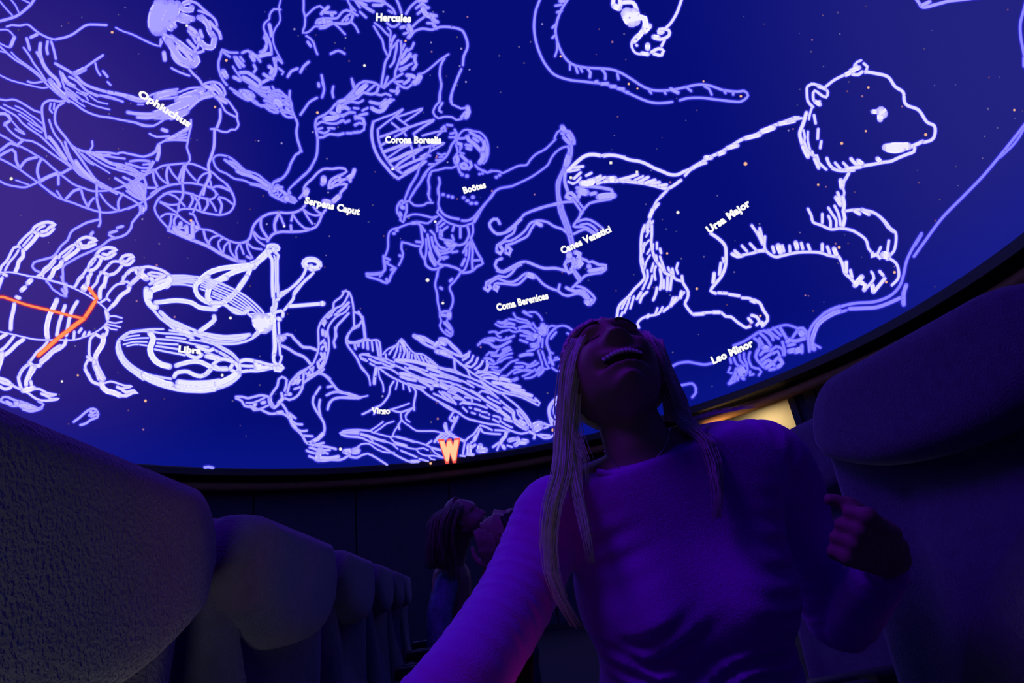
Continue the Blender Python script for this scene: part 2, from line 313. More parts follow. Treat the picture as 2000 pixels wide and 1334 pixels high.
  '9 132;8 461 112 470 123 476 129;6 469 111 476 120;5 455 130 464 144 475 156 490 165 505 174 520 181;12 436 139 442 150;9 457 151 469 157;7 496 127 500'
  ' 135 496 141;9 469 142 484 142 496 150 508 160 508 168;10 475 151 490 159 505 171;8 535 114 538 127 538 139 533 150 520 157 511 162;10 526 130 532 135'
  ' 529 144;8 515 145 523 150 532 154;6 541 112 538 123;4 542 132 550 139;6 449 172 464 181 475 189 490 193 502 200;10 470 178 484 184 493 190;8 475 177 '
  '490 181 496 189;10 512 174 524 172 526 178;8 488 169 502 178 514 187 529 192 550 200;6 526 180 538 177 550 181;6 527 189 539 184 550 189;8 517 196 532'
  ' 198;5 415 310 422 304 433 303 448 307 463 318 472 327 479 333 493 337 505 342 517 352 529 361;5 416 309 419 322 428 333 442 339 458 349 475 352 490 3'
  '58 508 361 526 370;7 439 312 451 321 464 331 479 340;7 448 315 463 322 475 334 490 340;9 463 334 475 340 488 343 505 351 517 360 527 366;5 548 349 535'
  ' 355 530 366 530 376;8 535 370 544 367;6 457 180 470 189 484 196 491 195 497 201 505 205 517 208 527 216 542 220;10 475 184 487 189 490 183;8 505 180 '
  '517 186 527 193 542 199;7 520 195 532 202 538 211;7 523 204 535 211 542 216;14 539 195 547 205;7 529 184 542 190 550 196;6 490 360 505 363 526 372;7 5'
  '27 360 527 376 535 382 544 388;10 535 367 542 363;5 548 367 542 373 544 381;5 590 -70 593 0 593 22 596 34 595 51 591 64 599 64 608 58 614 52 625 52;5 '
  '596 33 604 25 614 16 625 12 631 16;9 628 27 635 19 641 14;8 634 24 644 25 655 25;8 646 25 649 31;6 617 46 620 39 629 36 646 36 659 35 667 25 677 20 68'
  '9 24;9 622 45 631 42 647 43;8 625 52 635 51 646 46;7 625 55 634 54 649 46 664 46 677 46 686 40 689 30;10 631 37 634 45;6 668 42 676 33 685 27;6 680 36'
  ' 676 40;5 652 46 662 54 670 63 674 67;5 648 -63 679 0 683 9 694 21;6 685 15 689 24 698 30;5 685 42 694 51 700 63;7 601 82 607 90;5 598 70 607 76 613 8'
  '5 616 96 620 106;6 646 105 661 99 673 105;7 562 150 569 139 581 134;7 587 141 593 130 603 121;5 544 133 554 141 551 145;7 622 163 623 169;6 628 147 63'
  '1 162 633 175 629 190;6 651 169 649 180 651 190;6 542 114 551 123;6 566 178 565 191;6 587 224 596 211 605 199 619 191;6 565 191 569 203 571 217 575 22'
  '7 581 241 579 256 581 272 587 295 578 302 569 317 563 332 553 347 535 356;6 587 292 589 296;5 488 170 505 179 517 187 532 193;6 493 169 511 178 530 18'
  '1 544 191;5 536 176 545 176 554 184 563 191;5 532 181 544 184 557 190 566 199;8 542 193 544 202;6 524 185 535 193 544 199 553 196 565 197;6 517 196 52'
  '7 199 538 208;6 520 203 530 211 542 212;5 508 206 518 206 527 215 536 220 544 218;6 493 194 502 202 511 208;10 475 182 484 193 493 194;6 547 203 559 2'
  '05 569 211;6 544 209 556 217 569 221;6 548 215 554 224 563 229 572 229;5 551 220 562 220 571 224;12 535 197 544 200 548 208;8 557 199 565 206;8 559 21'
  '1 566 218;8 511 172 523 173;5 532 169 538 179;6 689 160 692 173 682 185 670 196 656 203 646 215 634 224 619 232 616 247 620 268 620 287 618 305 610 32'
  '2 599 338 586 349 575 359;5 629 160 633 176 629 190;5 700 167 689 182 677 191 668 197;7 700 179 685 191 671 197;6 700 188 685 194;6 700 201 685 199 67'
  '3 203 662 208;12 661 212 673 208;7 662 215 673 211 682 213;6 661 226 670 227 680 221 692 220;9 646 220 661 224;12 634 232 655 230 661 226;6 619 244 62'
  '8 238 643 241 658 241 671 235;7 670 235 674 239 682 236;6 619 253 629 250;6 623 257 634 260 643 254 640 250 653 251;6 622 269 631 268 643 262 658 263 '
  '671 260;6 677 260 686 260;6 689 259 700 257;6 691 211 700 212;6 694 226 700 232;6 694 245 700 241;6 653 -57 693 0 703 15;8 648 -49 697 0 705 7 717 16 '
  '729 23;8 702 4 715 10;8 642 -9 711 0 723 1;6 703 23 715 34;8 729 10 745 10 750 6;8 667 -6 736 1 750 3;6 690 -36 748 3 757 9 768 18 772 27;6 759 21 766'
  ' 25;6 747 -64 775 0 780 12 784 25;6 793 27 802 13 813 3 862 -46;10 817 1 832 1;10 823 6 832 15;7 813 16 822 9;7 816 27 823 21;12 826 15 831 27 843 33 '
  '849 43;8 832 15 837 15;8 840 28 852 31;8 843 36 855 43;9 847 49 852 55;7 835 45 846 46 849 52;6 804 54 816 42 829 33;5 732 45 744 54 753 64 760 70;5 7'
  '30 51 739 66 747 79 750 94 757 109;6 756 45 765 52 771 52 780 46;5 757 54 763 61 762 75 762 87 763 96;8 783 54 790 52;7 789 66 798 63 795 55;10 798 49'
  ' 804 60 805 64 798 73;6 798 73 810 61 825 56 844 58 858 53 880 53 900 58 907 66 913 84 912 96 906 109 904 127;6 901 135 892 156 883 180 880 193 881 20'
  '0;5 876 106 859 117 844 130 828 142 817 145;6 868 114 861 127 859 147 862 165 859 184 858 200;6 763 96 760 108 753 120 750 135 747 154 745 169 750 172'
  ' 760 162 771 154;7 771 70 765 81 763 93;6 778 79 771 88 763 96;6 775 84 774 97 771 111 769 121 762 130;6 783 81 784 93 783 108 778 124 772 141 771 153'
  ' 763 160;6 790 87 786 97;8 795 96 789 106 784 114;6 808 84 804 94 795 100;10 801 106 792 117 783 124;6 813 108 804 111;8 811 108 810 118 813 126 807 1'
  '35;6 805 124 793 130 780 135;6 795 132 783 139;6 786 144 774 151;6 786 159 771 160;6 774 162 784 169 795 172 804 165;10 795 147 804 148 810 151;8 801 '
  '148 798 157 789 163;12 820 147 816 157 808 162;6 810 165 817 162 823 151;7 763 177 774 178 778 169;8 778 177 775 183;6 757 150 753 162 750 169;6 742 1'
  '69 732 162 721 160 711 159 702 163 693 172 690 180 681 189 670 196;6 687 154 691 172;12 715 166 705 175 696 184;6 732 166 718 178;7 739 171 735 181 72'
  '4 184 709 181 699 190 685 195;6 735 184 745 186 753 183 763 187;9 661 199 675 195;6 672 198 687 198 699 201 709 196;9 660 208 675 210 681 213;12 663 2'
  '05 661 219;6 666 225 675 223 682 219 693 220;5 660 240 669 234 675 240 682 235;6 708 216 718 211;7 694 232 703 225 717 222;8 694 228 709 232;8 709 232'
  ' 712 243;6 693 244 703 240 712 244 711 253 703 258 690 259;6 678 260 687 260;6 660 264 671 261;8 723 199 735 202 745 202 753 195;12 745 208 756 201 76'
  '3 196;6 763 196 769 195;10 726 211 736 217 747 216 756 204;5 859 180 859 196 850 208 846 219 849 226 856 231 868 228 883 229 891 234 903 232;5 883 180'
  ' 881 195 883 204 892 208 900 212 912 210;12 913 210 915 219 910 229;7 901 229 909 219;6 864 201 858 211 858 216 862 219;5 567 320 563 335 554 345 545 '
  '353 536 356 530 365 531 372;5 611 320 605 332 593 342 582 353 572 362 564 371 567 378;5 564 371 563 380;6 530 372 528 380 536 384 548 390 558 394;8 53'
  '6 366 545 369 557 378 564 384;7 539 365 551 366;5 537 380 543 377;5 543 384 549 378;5 549 387 555 383;8 533 374 539 371;12 563 386 558 390;6 566 383 5'
  '75 387 579 393 575 396 563 392;6 567 387 575 392'
 ,
 'lib':
  '7 521 487 524 481 532 478 541 480 544 486 538 492;5 529 483 536 481 539 486;12 523 489 514 498 505 507 496 519;10 529 490 515 504 503 514 496 523;14 4'
  '96 517 488 519 478 519;12 493 519 475 519 451 522 430 525 410 532 397 541 386 550 380 560;12 490 523 467 528 445 537 427 547 415 560;11 490 523 482 54'
  '0 473 552 467 560;7 527 498 532 510 532 532 533 560;5 535 492 542 498 541 510 542 560;4 535 499 538 510 539 560;6 505 507 490 513;4 334 538 361 538 38'
  '8 541;4 340 543 364 544 385 546;4 340 547 361 548 382 550;4 338 551 361 552 382 553;4 335 556 355 556 377 558;4 398 546 412 549 427 553 443 560;4 397 '
  '552 409 555 419 560;4 400 543 418 547 437 555;5 300 645 277 645 258 648 243 657 232 664;9 295 543 301 553;14 331 541 332 549 325 556 310 562 295 568 2'
  '92 579;9 302 556 316 549 328 547;6 292 555 301 549;14 286 565 286 579 290 591 298 600 305 600;14 293 570 292 582;7 290 595 301 607 313 621 325 630 340'
  ' 642 358 652 377 661;9 313 609 328 624 347 637 367 645;6 319 621 337 634 352 643 364 651;10 346 643 362 648 377 654;7 316 610 332 624 352 633 367 640 '
  '382 646;5 370 651 392 658 415 664 437 667 460 666 481 660;8 379 651 400 654 422 660 442 661 466 660 488 654;7 397 651 415 654 437 657 460 656 487 653;'
  '6 394 663 415 669 445 672 467 670 487 664 505 652 514 642;6 505 645 494 657;5 304 734 304 734;11 407 540 392 549 383 556 382 568 386 577 397 586 410 5'
  '92 421 591;13 442 543 422 549 410 559 406 573 406 583 413 591;12 482 540 472 556 460 571 445 585 430 594 416 601;11 304 591 322 589 340 587 359 588 37'
  '6 592 389 600 406 603 421 604;11 418 618 419 624 410 633 400 640 389 648;9 418 591 437 594 448 601 457 609 472 612 482 609 488 601;9 412 592 427 591 4'
  '36 592;7 449 600 464 606 475 612;4 335 540 355 541 382 542;4 337 544 362 545 379 547;4 338 549 362 550 377 552;4 334 553 355 555 376 559;5 400 544 430'
  ' 553 460 567 482 580 502 597 514 610 517 618;4 397 547 425 558 457 571 479 585 497 600 509 613;4 395 551 422 562 454 576 475 588 493 603 503 615;4 394'
  ' 555 421 566 451 580 472 592 490 606;4 392 559 407 564;4 416 570 445 583 467 595 482 604;4 415 574 442 586 460 597 479 607;4 413 579 430 585;4 391 564'
  ' 401 568;4 490 604 502 612 490 613;6 484 612 494 621 500 625;5 319 643 296 643 277 645 254 648 239 657 230 666;5 257 650 274 647 298 648 317 651 340 6'
  '52 358 654;5 331 645 350 648;4 272 655 253 657 238 663;4 242 665 265 661 290 660;4 241 673 262 668 287 668;4 248 676 265 673 287 675;9 232 667 229 679'
  ' 232 693 239 706 250 718 266 730 280 740;9 233 685 238 699 250 712 266 726 287 735 310 740;6 233 672 236 685 245 702 262 717 283 729 304 735 334 740;1'
  '4 293 651 299 660 296 672 293 682 296 694 304 705 316 712 331 716;5 304 662 332 664 355 667 377 672 407 678;5 325 658 347 660 362 662;5 371 664 400 66'
  '7 415 672;5 307 670 328 672 347 673;5 305 676 328 679 347 682;5 302 682 325 687 347 691 361 694;5 394 666 418 673 437 684 454 694 466 706;5 412 667 43'
  '4 678 454 690 467 705;4 415 681 437 691 454 702;4 421 685 442 697;4 400 688 418 693 434 699;9 364 690 373 696 385 699 394 693;9 385 676 397 682 409 68'
  '5 416 682;11 344 714 361 709 379 706 394 708 409 715 424 720 442 720;10 340 736 344 729 355 726 367 726 379 732 392 735 404 730 412 721;11 403 696 418'
  ' 699 430 702;9 416 712 427 703 442 702 460 709;9 419 714 430 721 445 721;9 460 709 466 720 463 727 452 723;9 454 712 449 721;9 469 706 480 703 495 705'
  ';7 471 714 483 715 495 715;8 471 726 487 724 504 724 525 720 534 718;7 468 711 469 727;14 501 718 510 717;7 498 705 511 708 525 712 535 713;10 499 709'
  ' 504 717 516 718 525 717;9 535 717 538 723 547 724 553 718 549 714 538 712;8 541 718 550 720;8 468 729 460 735 450 740;30 505 622 507 637 516 630 516 '
  '640;28 519 624 523 636;16 523 618 531 615 531 624;7 531 612 531 597 534 603;7 532 540 534 570 535 600 534 630 535 660 536 693;6 541 540 543 561 543 57'
  '7;12 533 615 534 637;10 535 633 537 675 535 693;6 544 630 545 651 546 675 547 693;6 547 693 550 696 549 702 545 712;8 536 693 534 697 535 706 540 712;'
  '7 591 541 579 553 567 564 556 573 543 583 537 592;7 604 541 591 553 580 564 574 573 573 583 564 595 555 606;8 549 574 543 585;7 540 591 538 603 532 60'
  '9;8 534 613 540 609 549 607 553 612 552 618;10 543 622 547 624;9 565 598 592 596 630 593;12 628 593 631 593;14 400 752 418 751 434 748 449 742 460 736'
  ' 466 729;8 400 761 418 760 436 755 452 748;8 400 732 410 721;7 522 485 523 480 528 478 536 478 542 480 545 485 544 488 540 489;5 527 483 531 480 536 4'
  '80 540 484;8 534 484 534 490;8 524 488 526 499 531 506 532 520 532 540 532 560 533 580;6 536 488 540 494 544 499 542 508 542 525 542 540 542 560 543 5'
  '80;4 537 510 538 540 538 570;7 598 525 593 520 591 515 593 509 599 505 609 504 619 507 626 513 627 519 622 525 614 527 610 526;10 600 520 596 515 599 '
  '510 609 508 618 510 623 515 620 522 613 523;12 607 520 607 525;7 598 524 595 532 590 541 582 551 572 560 562 567 549 572;7 611 529 612 533 606 539 600'
  ' 544 592 552 586 560 580 568 574 576;8 604 524 610 528;12 280 730 292 737 306 742 322 748 336 751;9 280 737 295 745 310 751 326 756 342 760 360 763 38'
  '0 764 400 764 420 761;14 348 747 365 749 385 750 405 750 422 748;10 348 745 370 747 390 747 410 746 428 743;12 345 754 370 758 395 759 415 756 435 751'
  ';14 422 750 438 744 452 737 463 730;8 430 756 445 750 458 743 468 733'
 ,
 'scl':
  '6 -70 580 0 580 6 580 30 588 51 595 75 601 105 608 135 616 163 622;8 174 563 189 583;9 186 588 175 606 164 622;10 164 622 144 637 130 648 114 660 96 6'
  '76 75 694'
 ,
 'cen':
  '6 -53 828 0 782 6 776 16 776 27 781 42 785 57 790 72 797;6 -61 756 3 784 13 788 24 793 33 793;9 13 785 22 790;10 30 787 43 794 55 800;12 40 791 55 796'
  ' 66 800;8 49 790 69 799 81 797;6 75 784 85 790 81 796;7 45 799 60 803 75 800;6 144 824 156 815 166 806 177 799 187 800 192 809 190 815 177 820 168 827'
  ' 157 830;8 177 803 180 809 175 811;5 187 803 177 811;5 190 809 178 814'
 ,
 'vir':
  '7 550 657 561 653 570 655 574 661 583 670 592 678 606 679 619 684;12 544 658 544 669 547 664;10 549 658 552 664;9 555 657 556 660;7 549 675 559 679 56'
  '8 684 577 690 592 696 600 703 607 712;5 669 570 675 568 682 571 687 583 690 600 691 622 691 639 681 651 676 663 679 675 688 687 697 700 702 711 712 72'
  '4 720 735;5 672 570 666 580 652 591 651 603 640 613 628 627 622 642 622 660 622 682 616 700 610 712 597 721 585 727 574 738;5 681 573 676 585 667 597 '
  '658 601 651 604;5 682 598 675 609 658 618 646 631 640 645 642 664 642 681 639 697 634 711 627 721 615 729 600 740;7 681 591 672 600 660 610;6 654 604 '
  '645 615 636 619;6 660 612 654 615;8 630 630 634 636 634 625;8 630 645 631 654;7 636 648 636 657;6 625 672 633 664;8 634 670 636 672;7 628 682 630 678 '
  '637 676 637 684;7 627 690 630 699 624 705;7 634 690 634 702;8 621 708 624 720 633 706;6 640 621 648 615;7 606 720 610 724;6 597 729 606 735;6 612 717 '
  '610 726;6 681 612 669 625 657 639 655 658 652 669 654 678;5 691 609 699 612 708 621 705 631 696 637 688 643;6 708 619 711 637 714 663;7 679 669 697 66'
  '9 709 664 720 664;6 693 672 694 681;6 700 672 700 676;6 709 669 709 678;6 717 669 718 681;5 627 729 636 733 645 740;6 720 692 703 693 705 699 714 703;'
  '6 623 729 634 733 646 745 658 760 667 766 682 769 700 775;6 667 766 652 766 638 772;6 650 754 640 756;6 700 778 680 776 661 777 649 781 643 787 640 79'
  '9;6 625 756 616 770;6 613 774 611 786 616 799 625 813 632 825 634 840 629 852 616 859 604 864;6 625 781 623 795 626 813;10 631 847 620 858 613 861;6 5'
  '51 789 559 801 565 816 571 831 580 840 590 850 599 865 616 870;6 565 807 577 817;9 566 810 569 822 578 837;6 571 823 578 828 590 829;6 578 838 589 842'
  ' 599 841;6 593 851 610 852;6 610 870 632 865;6 616 870 640 873 656 877;6 605 874 625 880 640 886;6 599 880 613 885 634 885;6 644 879 622 879;14 626 87'
  '7 622 886 622 897;6 604 891 619 897;6 616 898 631 900 646 898 665 898 679 891 682 885;9 625 894 643 895 661 892;12 673 882 682 882 679 885;6 626 726 6'
  '10 736 593 748 590 759 583 771 574 778 565 781 557 778;6 632 721 625 729;6 599 721 583 732 571 742 565 751 562 765 557 772;6 593 729 592 750;7 584 736'
  ' 578 747 571 750;9 575 745 586 741 581 748;7 604 727 601 735 613 730;6 575 760 586 756;9 564 770 567 770;6 556 763 559 751 560 742 551 736 544 741 542'
  ' 753 533 766 526 778;11 527 778 527 784 532 793;7 535 797 545 789 551 778 550 768;9 544 787 553 778;6 461 775 473 775 484 778 496 775 511 772 524 775;'
  '6 461 778 472 783 478 793 490 795 496 801 508 799;5 481 787 496 786 517 777;5 508 799 524 792;9 512 787 517 786;9 496 793 499 789;6 488 793 502 799;6 '
  '508 799 527 808 544 807 557 810 565 817;9 542 806 551 805;6 685 892 697 894 700 892;14 691 880 698 882;6 688 882 694 876 700 874;6 700 844 670 843 664'
  ' 847 679 852 700 853;8 700 841 677 842;5 673 846 700 847;10 809 656 820 663 829 666;6 809 655 824 660 838 668 851 674;6 811 657 827 671 850 681;12 851'
  ' 675 859 669 869 671;8 859 662 871 663 884 677 896 687 902 696;10 862 663 866 666;6 859 677 877 686 896 695 913 695 917 687;12 853 686 868 690 880 695'
  ';6 700 609 707 621 710 635 713 665;5 700 638 706 627;4 710 640 713 652 714 665;4 689 640 682 652 678 663 679 674 689 689 699 702 705 718 717 731 722 7'
  '43 723 752;5 678 665 689 670 705 665 723 665 739 665 743 680 744 696;4 689 643 697 640;4 693 670 695 682;4 701 667 701 676;5 710 666 710 679;5 718 667'
  ' 719 682;5 726 667 728 685;4 734 666 739 695;4 736 669 741 695;5 654 640 657 657 652 667 654 678;4 748 692 757 682 774 674 784 662 792 671 808 689 825'
  ' 692 840 702 853 713 860 719;9 784 666 788 674 791 684;5 773 675 765 684 760 692;5 778 671 774 687 769 699;5 782 676 782 689 778 700;5 788 679 790 689'
  ' 786 699;5 795 682 796 692 795 701;4 800 687 799 700;4 805 692 804 702;5 753 692 754 699;5 810 693 813 706;5 814 693 822 709;5 822 695 831 712;5 830 6'
  '99 842 714;5 839 704 851 715;5 848 712 858 719;5 723 695 708 692 702 695 706 701 717 705;4 723 696 739 699 754 701 770 708;6 721 701 734 708 744 709;5'
  ' 731 699 748 705 760 710;5 744 701 757 708 770 713;5 723 710 731 714;5 747 710 757 715 767 717;8 765 713 771 714;9 773 704 790 704 809 706 825 710 839'
  ' 714 853 718;5 774 706 790 710 806 715 822 721 835 725;5 773 714 790 722 805 731 822 738 835 741 853 747;7 800 718 816 723 829 730 843 736 856 743;8 8'
  '35 719 848 723 861 728 871 734;5 791 717 797 721;7 840 730 855 734 869 736 887 741 900 744;5 860 718 874 721 887 723 900 730;6 861 730 877 734 894 740'
  ';5 860 743 878 747 900 754;5 736 718 752 718 765 722 777 730;9 782 730 792 731 804 734;8 783 735 796 740 812 743;7 804 734 819 740 834 745 848 748;7 8'
  '19 743 835 752 843 756;9 847 752 861 753 874 757;5 736 718 743 721 756 731 770 739 783 745 801 753 822 761 835 771 853 782 874 793 887 801 900 808;4 7'
  '96 748 813 754 827 760;5 808 752 831 757;8 843 757 843 760;8 735 718 732 734 731 749;4 739 721 741 736 748 751 749 765;5 769 745 762 756 760 770 752 7'
  '83 743 792 731 797 719 804 708 809;4 777 743 773 760;4 787 747 788 760;5 797 752 801 764;5 805 754 812 764 810 780 808 792 809 801;4 762 800 780 795 7'
  '99 788;5 766 801 780 805 796 801 809 796;4 804 799 795 808 792 813;4 783 806 783 813;4 640 736 650 751 662 766 678 770 692 775 708 775 718 773;4 640 7'
  '70 650 766 662 766;4 640 756 650 753;5 640 800 644 788 653 778 666 777 692 778 705 777;4 730 809 734 805;5 810 656 827 658 848 671;5 810 657 825 669 8'
  '48 680;8 814 657 827 665;8 848 675 858 667 869 671;5 860 662 871 666 884 675 896 687 900 691;5 858 676 874 686 894 693 900 695;9 853 686 866 691 874 6'
  '93;5 866 691 882 697 894 706 900 712;5 888 702 888 723;5 882 751 890 751;5 847 769 861 775 874 782 890 788;5 858 765 871 777 887 787;5 865 767 881 775'
  ';5 875 765 890 771 900 777;5 881 760 891 765;6 887 777 900 780;4 783 805 784 819 793 828 801 833 813 841 835 842 848 842 866 846;4 801 799 792 811 793'
  ' 819 800 824;4 784 820 778 831 771 841 767 851;5 778 829 780 838;4 723 841 736 833 748 824;4 731 844 744 836 754 828 769 823;5 726 842 705 840 686 840'
  ' 671 842 665 846 670 850 686 853 705 855 721 862 736 868 754 877 770 887 787 896 804 903 819 901;5 667 845 683 845 700 846;4 726 844 744 849 761 853 7'
  '77 853 796 859 812 863 829 868 845 875 861 880;6 774 853 793 858 809 863;7 705 848 723 853 736 858 752 862;4 721 854 728 861;4 762 854 770 863 780 867'
  ';4 751 862 767 867 782 870 799 875 813 877 827 875 836 879;8 774 866 793 871;4 767 868 777 877;5 783 880 800 887 814 893;5 819 896 836 901;8 803 901 8'
  '17 901;4 814 879 819 885 832 890 848 890 864 894;4 838 892 843 897 849 898;4 842 875 849 884 866 894;6 844 875 861 879;5 834 868 843 861;4 696 876 705'
  ' 868 721 867 734 876 751 883 770 884;9 674 880 683 879 683 883;9 689 883 701 880;7 689 885 697 885;4 684 888 683 892;5 687 893 697 894 709 888 718 886'
  ' 731 892 744 900 756 908;8 870 828 873 844 879 851;6 866 846 879 846 887 851;5 882 840 887 828 894 815;6 887 815 887 828;5 878 818 882 823;5 887 802 8'
  '79 815;7 879 844 861 850 849 863;5 869 851 856 864;5 874 854 864 863;8 884 851 895 858;5 860 664 873 664 883 673 893 682 900 692;8 860 668 868 673;5 8'
  '60 677 878 686 893 694 904 695 915 690;9 860 688 873 692;5 873 692 886 700 902 712 917 725 938 738 959 750 977 759 998 768;5 887 703 889 725;4 913 724'
  ' 919 737;6 916 688 915 696 904 703;6 924 695 921 704 911 711;6 933 699 930 708 920 717 909 713;6 943 705 938 714 928 721;6 951 705 951 717 943 726 933'
  ' 725;5 954 711 950 725;5 930 729 948 727 964 727;6 964 727 974 731;5 938 734 954 731 971 737;7 945 738 961 738 977 743;9 977 739 990 742 997 744;9 963'
  ' 747 984 750 1003 753 1015 756;9 985 753 1003 759 1023 764;9 998 760 1016 766 1038 773;5 860 720 880 725 899 731 919 738 938 746;4 941 747 951 763 964'
  ' 773;7 938 744 954 756 977 768;4 917 744 938 755;5 860 730 873 735 889 742 903 744 925 756;5 868 734 886 739;5 883 750 889 751;5 899 755 917 763 933 7'
  '72;5 860 746 881 757 899 765 915 773;9 860 752 873 759;5 935 768 941 764 956 768;7 919 763 933 771 948 782 964 791 977 799;5 913 744 933 752 951 760;4'
  ' 937 767 941 763 956 767 972 778;5 951 758 961 767 973 778;5 952 775 964 782 977 788;5 881 766 890 766;5 878 762 886 761;6 864 766 878 775 890 789;5 8'
  '67 766 881 774;6 886 776 899 778 908 783;5 908 776 921 778 922 784;8 904 786 919 788;5 899 789 904 786;5 860 749 873 753 889 757 906 766 921 775 938 7'
  '82;5 920 788 935 791 951 797;6 928 799 938 802;5 941 804 951 806;5 921 806 928 808;5 941 813 955 817;5 904 796 912 804;5 917 796 920 797;5 964 812 976'
  ' 815;5 963 819 974 825;5 937 810 938 811;5 955 809 956 810;5 977 782 990 793 1002 802;5 951 791 964 799 974 805;9 974 801 985 809 995 817;6 984 796 99'
  '4 802 1003 809;5 977 817 977 822 989 830 1000 835;7 985 818 1000 823;8 1003 805 1004 818 1013 825;11 1006 823 1016 831 1029 836;8 1016 821 1026 828;5 '
  '1010 801 1013 810 1021 818;5 977 766 987 775 1003 787 1016 799 1028 813 1036 827 1038 835;5 1013 801 1026 817 1033 831;5 860 787 878 799 893 805 912 8'
  '17 933 823 954 828 971 830 987 836 1003 843 1019 847 1033 844;5 1020 836 1028 840;5 974 766 995 770 1016 775 1036 784 1052 792 1054 787 1045 778;5 998'
  ' 766 1016 770 1033 778 1047 784;12 1042 831 1052 826 1058 828;15 1045 839 1055 834;5 1062 828 1073 832 1063 836;7 1034 843 1045 849 1043 856;5 1063 82'
  '7 1073 831 1085 828;5 1050 849 1063 856 1076 854 1086 844 1088 834 1084 828;6 1055 849 1073 851;7 1078 830 1073 812 1075 795 1084 782 1102 773;4 1102 '
  '779 1086 788 1081 801 1084 815 1094 822;5 1101 810 1102 818;5 1094 849 1102 848;8 869 831 873 844 881 851;5 886 804 878 818;6 881 821 886 823 894 814;'
  '5 882 838 886 828 891 823;7 882 851 896 857 908 862;5 860 845 873 849;5 860 857 869 852;5 864 861 876 852;5 908 862 904 888;5 908 862 916 854 925 848 '
  '932 838 938 831 951 835 961 840;5 938 836 943 844 959 847 977 848;5 967 840 985 841 994 843;6 938 836 933 847 928 857 920 865;9 930 852 926 860;12 916'
  ' 870 916 884;7 928 869 920 875;5 899 890 908 891;8 912 887 924 888;13 938 871 937 878;13 935 880 948 879;9 989 844 987 852 980 860 977 867;6 974 865 9'
  '63 873;5 974 870 971 879;9 982 871 985 875;5 991 870 1000 873;11 995 860 1004 858;11 1011 857 1013 865 1007 869;11 1021 861 1029 862;9 1016 865 1026 8'
  '65;7 1090 775 1075 790 1072 805 1078 820 1100 832'
 ,
 'tip':
  '7 400 913 407 912 416 914'
 ,
 'crb':
  '7 729 238 726 255 727 273 732 292 741 310 753 325 765 339 778 349;6 738 253 739 270 744 288 753 307 765 324 774 331 786 339;5 729 238 750 229 768 223 '
  '786 214 769 229 754 240 739 252;6 774 226 786 214;5 777 228 795 222 813 216 826 212 810 225 790 238;5 774 229 786 238 798 247;5 765 240 780 252 789 25'
  '9 793 265;6 741 268 759 262 777 255 798 249 825 240 847 235 828 247 808 261;5 799 249 786 259 771 267;6 847 234 844 235;5 808 261 810 265;5 825 265 84'
  '7 259 864 256 855 264;6 742 285 756 277;8 748 297 765 291 787 283 802 280;5 756 309 774 297 787 288 802 282;9 760 315 777 309 795 300 813 294 823 291;'
  '7 823 291 810 300 795 309 780 319 772 328;5 802 283 807 298 808 315;5 819 283 819 289 840 285 868 279 847 292 837 298;6 822 306 834 300;7 777 330 795 '
  '321 817 312 832 307;5 786 339 804 328 822 319;9 790 339 811 327 829 316;6 778 349 795 339 819 325 832 315'
 ,
 'boo':
  '7 868 247 862 252 864 256 870 256 868 247;6 873 244 883 245;6 880 261 889 259;6 878 268 889 268;6 888 253 892 261 889 274 882 283 876 298 867 310 853 '
  '319 840 328 828 342 820 358 811 370 805 380;5 855 300 862 303 870 300;5 858 307 865 306;6 852 313 864 312;6 838 321 849 321;5 841 283 840 292 834 304 '
  '822 319 819 327 814 343 804 360 796 376 795 380;5 843 283 849 289;6 834 303 840 304;5 892 324 883 328 870 328 856 332 844 334 838 343 837 357 838 372 '
  '838 380;5 858 348 859 357 855 369 856 380;6 894 324 898 336 904 342;5 928 322 934 330 945 333 952 337 960 333;5 891 283 895 267 903 256 913 253 924 25'
  '6 936 258 945 265 952 277 954 294 952 307 945 319 936 316;6 894 270 907 270 915 264;10 912 267 916 274 925 280 933 288 939 295;8 918 258 927 264 936 2'
  '68 943 276;8 925 270 934 276;10 945 276 946 285 942 294;12 943 300 943 309 937 318;9 949 285 951 297 949 307;9 894 280 901 282 900 288;5 891 285 894 2'
  '98 886 309 888 318 894 325;10 892 304 894 312 892 319;8 910 283 921 285;9 912 289 919 291;5 900 288 898 298 906 300;8 900 303 907 310 913 315;9 900 32'
  '2 903 328 913 328 907 319 900 322;8 918 316 921 324 915 330;7 911 343 913 343;6 936 340 937 340;6 942 339 943 339;5 815 340 808 352 800 365 794 379 79'
  '0 392;5 832 340 823 353 815 364 808 376 802 385 799 392;5 841 340 836 352 839 367 836 379 841 392;5 857 347 859 358 856 370 858 382 856 397 857 407 85'
  '4 415 862 424 872 433 887 439 902 442 917 438 926 433 934 421 940 410 949 397 959 383 967 373 979 367 1000 364;6 857 404 863 415 872 422 884 426 896 4'
  '28;6 902 431 913 431 925 425 934 415;8 926 433 934 419;6 788 397 785 391 781 395 776 404 776 415 782 424 782 430 788 434 790 424 794 412 794 398;5 782'
  ' 401 790 395 799 392 809 401 827 401 835 396 845 396;10 784 404 788 406;7 781 415 784 421;5 793 424 805 419 818 419 832 422 844 425 856 422 845 428 83'
  '6 436 814 433 803 436 790 440 778 445 766 448 760 454 758 467 758 481 754 496 749 506 750 517 751 526 746 535 742 540;8 805 436 814 435;6 751 503 761 '
  '507;6 751 511 758 512;5 754 514 766 520 773 524 766 535 763 540;7 764 527 770 524;7 716 535 730 535 745 533;8 774 450 776 450;8 769 456 770 456;5 785 '
  '473 784 485 787 496 784 508 779 518;7 781 499 782 500;5 785 473 799 476 811 480 823 481;6 813 472 823 473;6 814 434 824 443 830 452;6 822 443 824 460 '
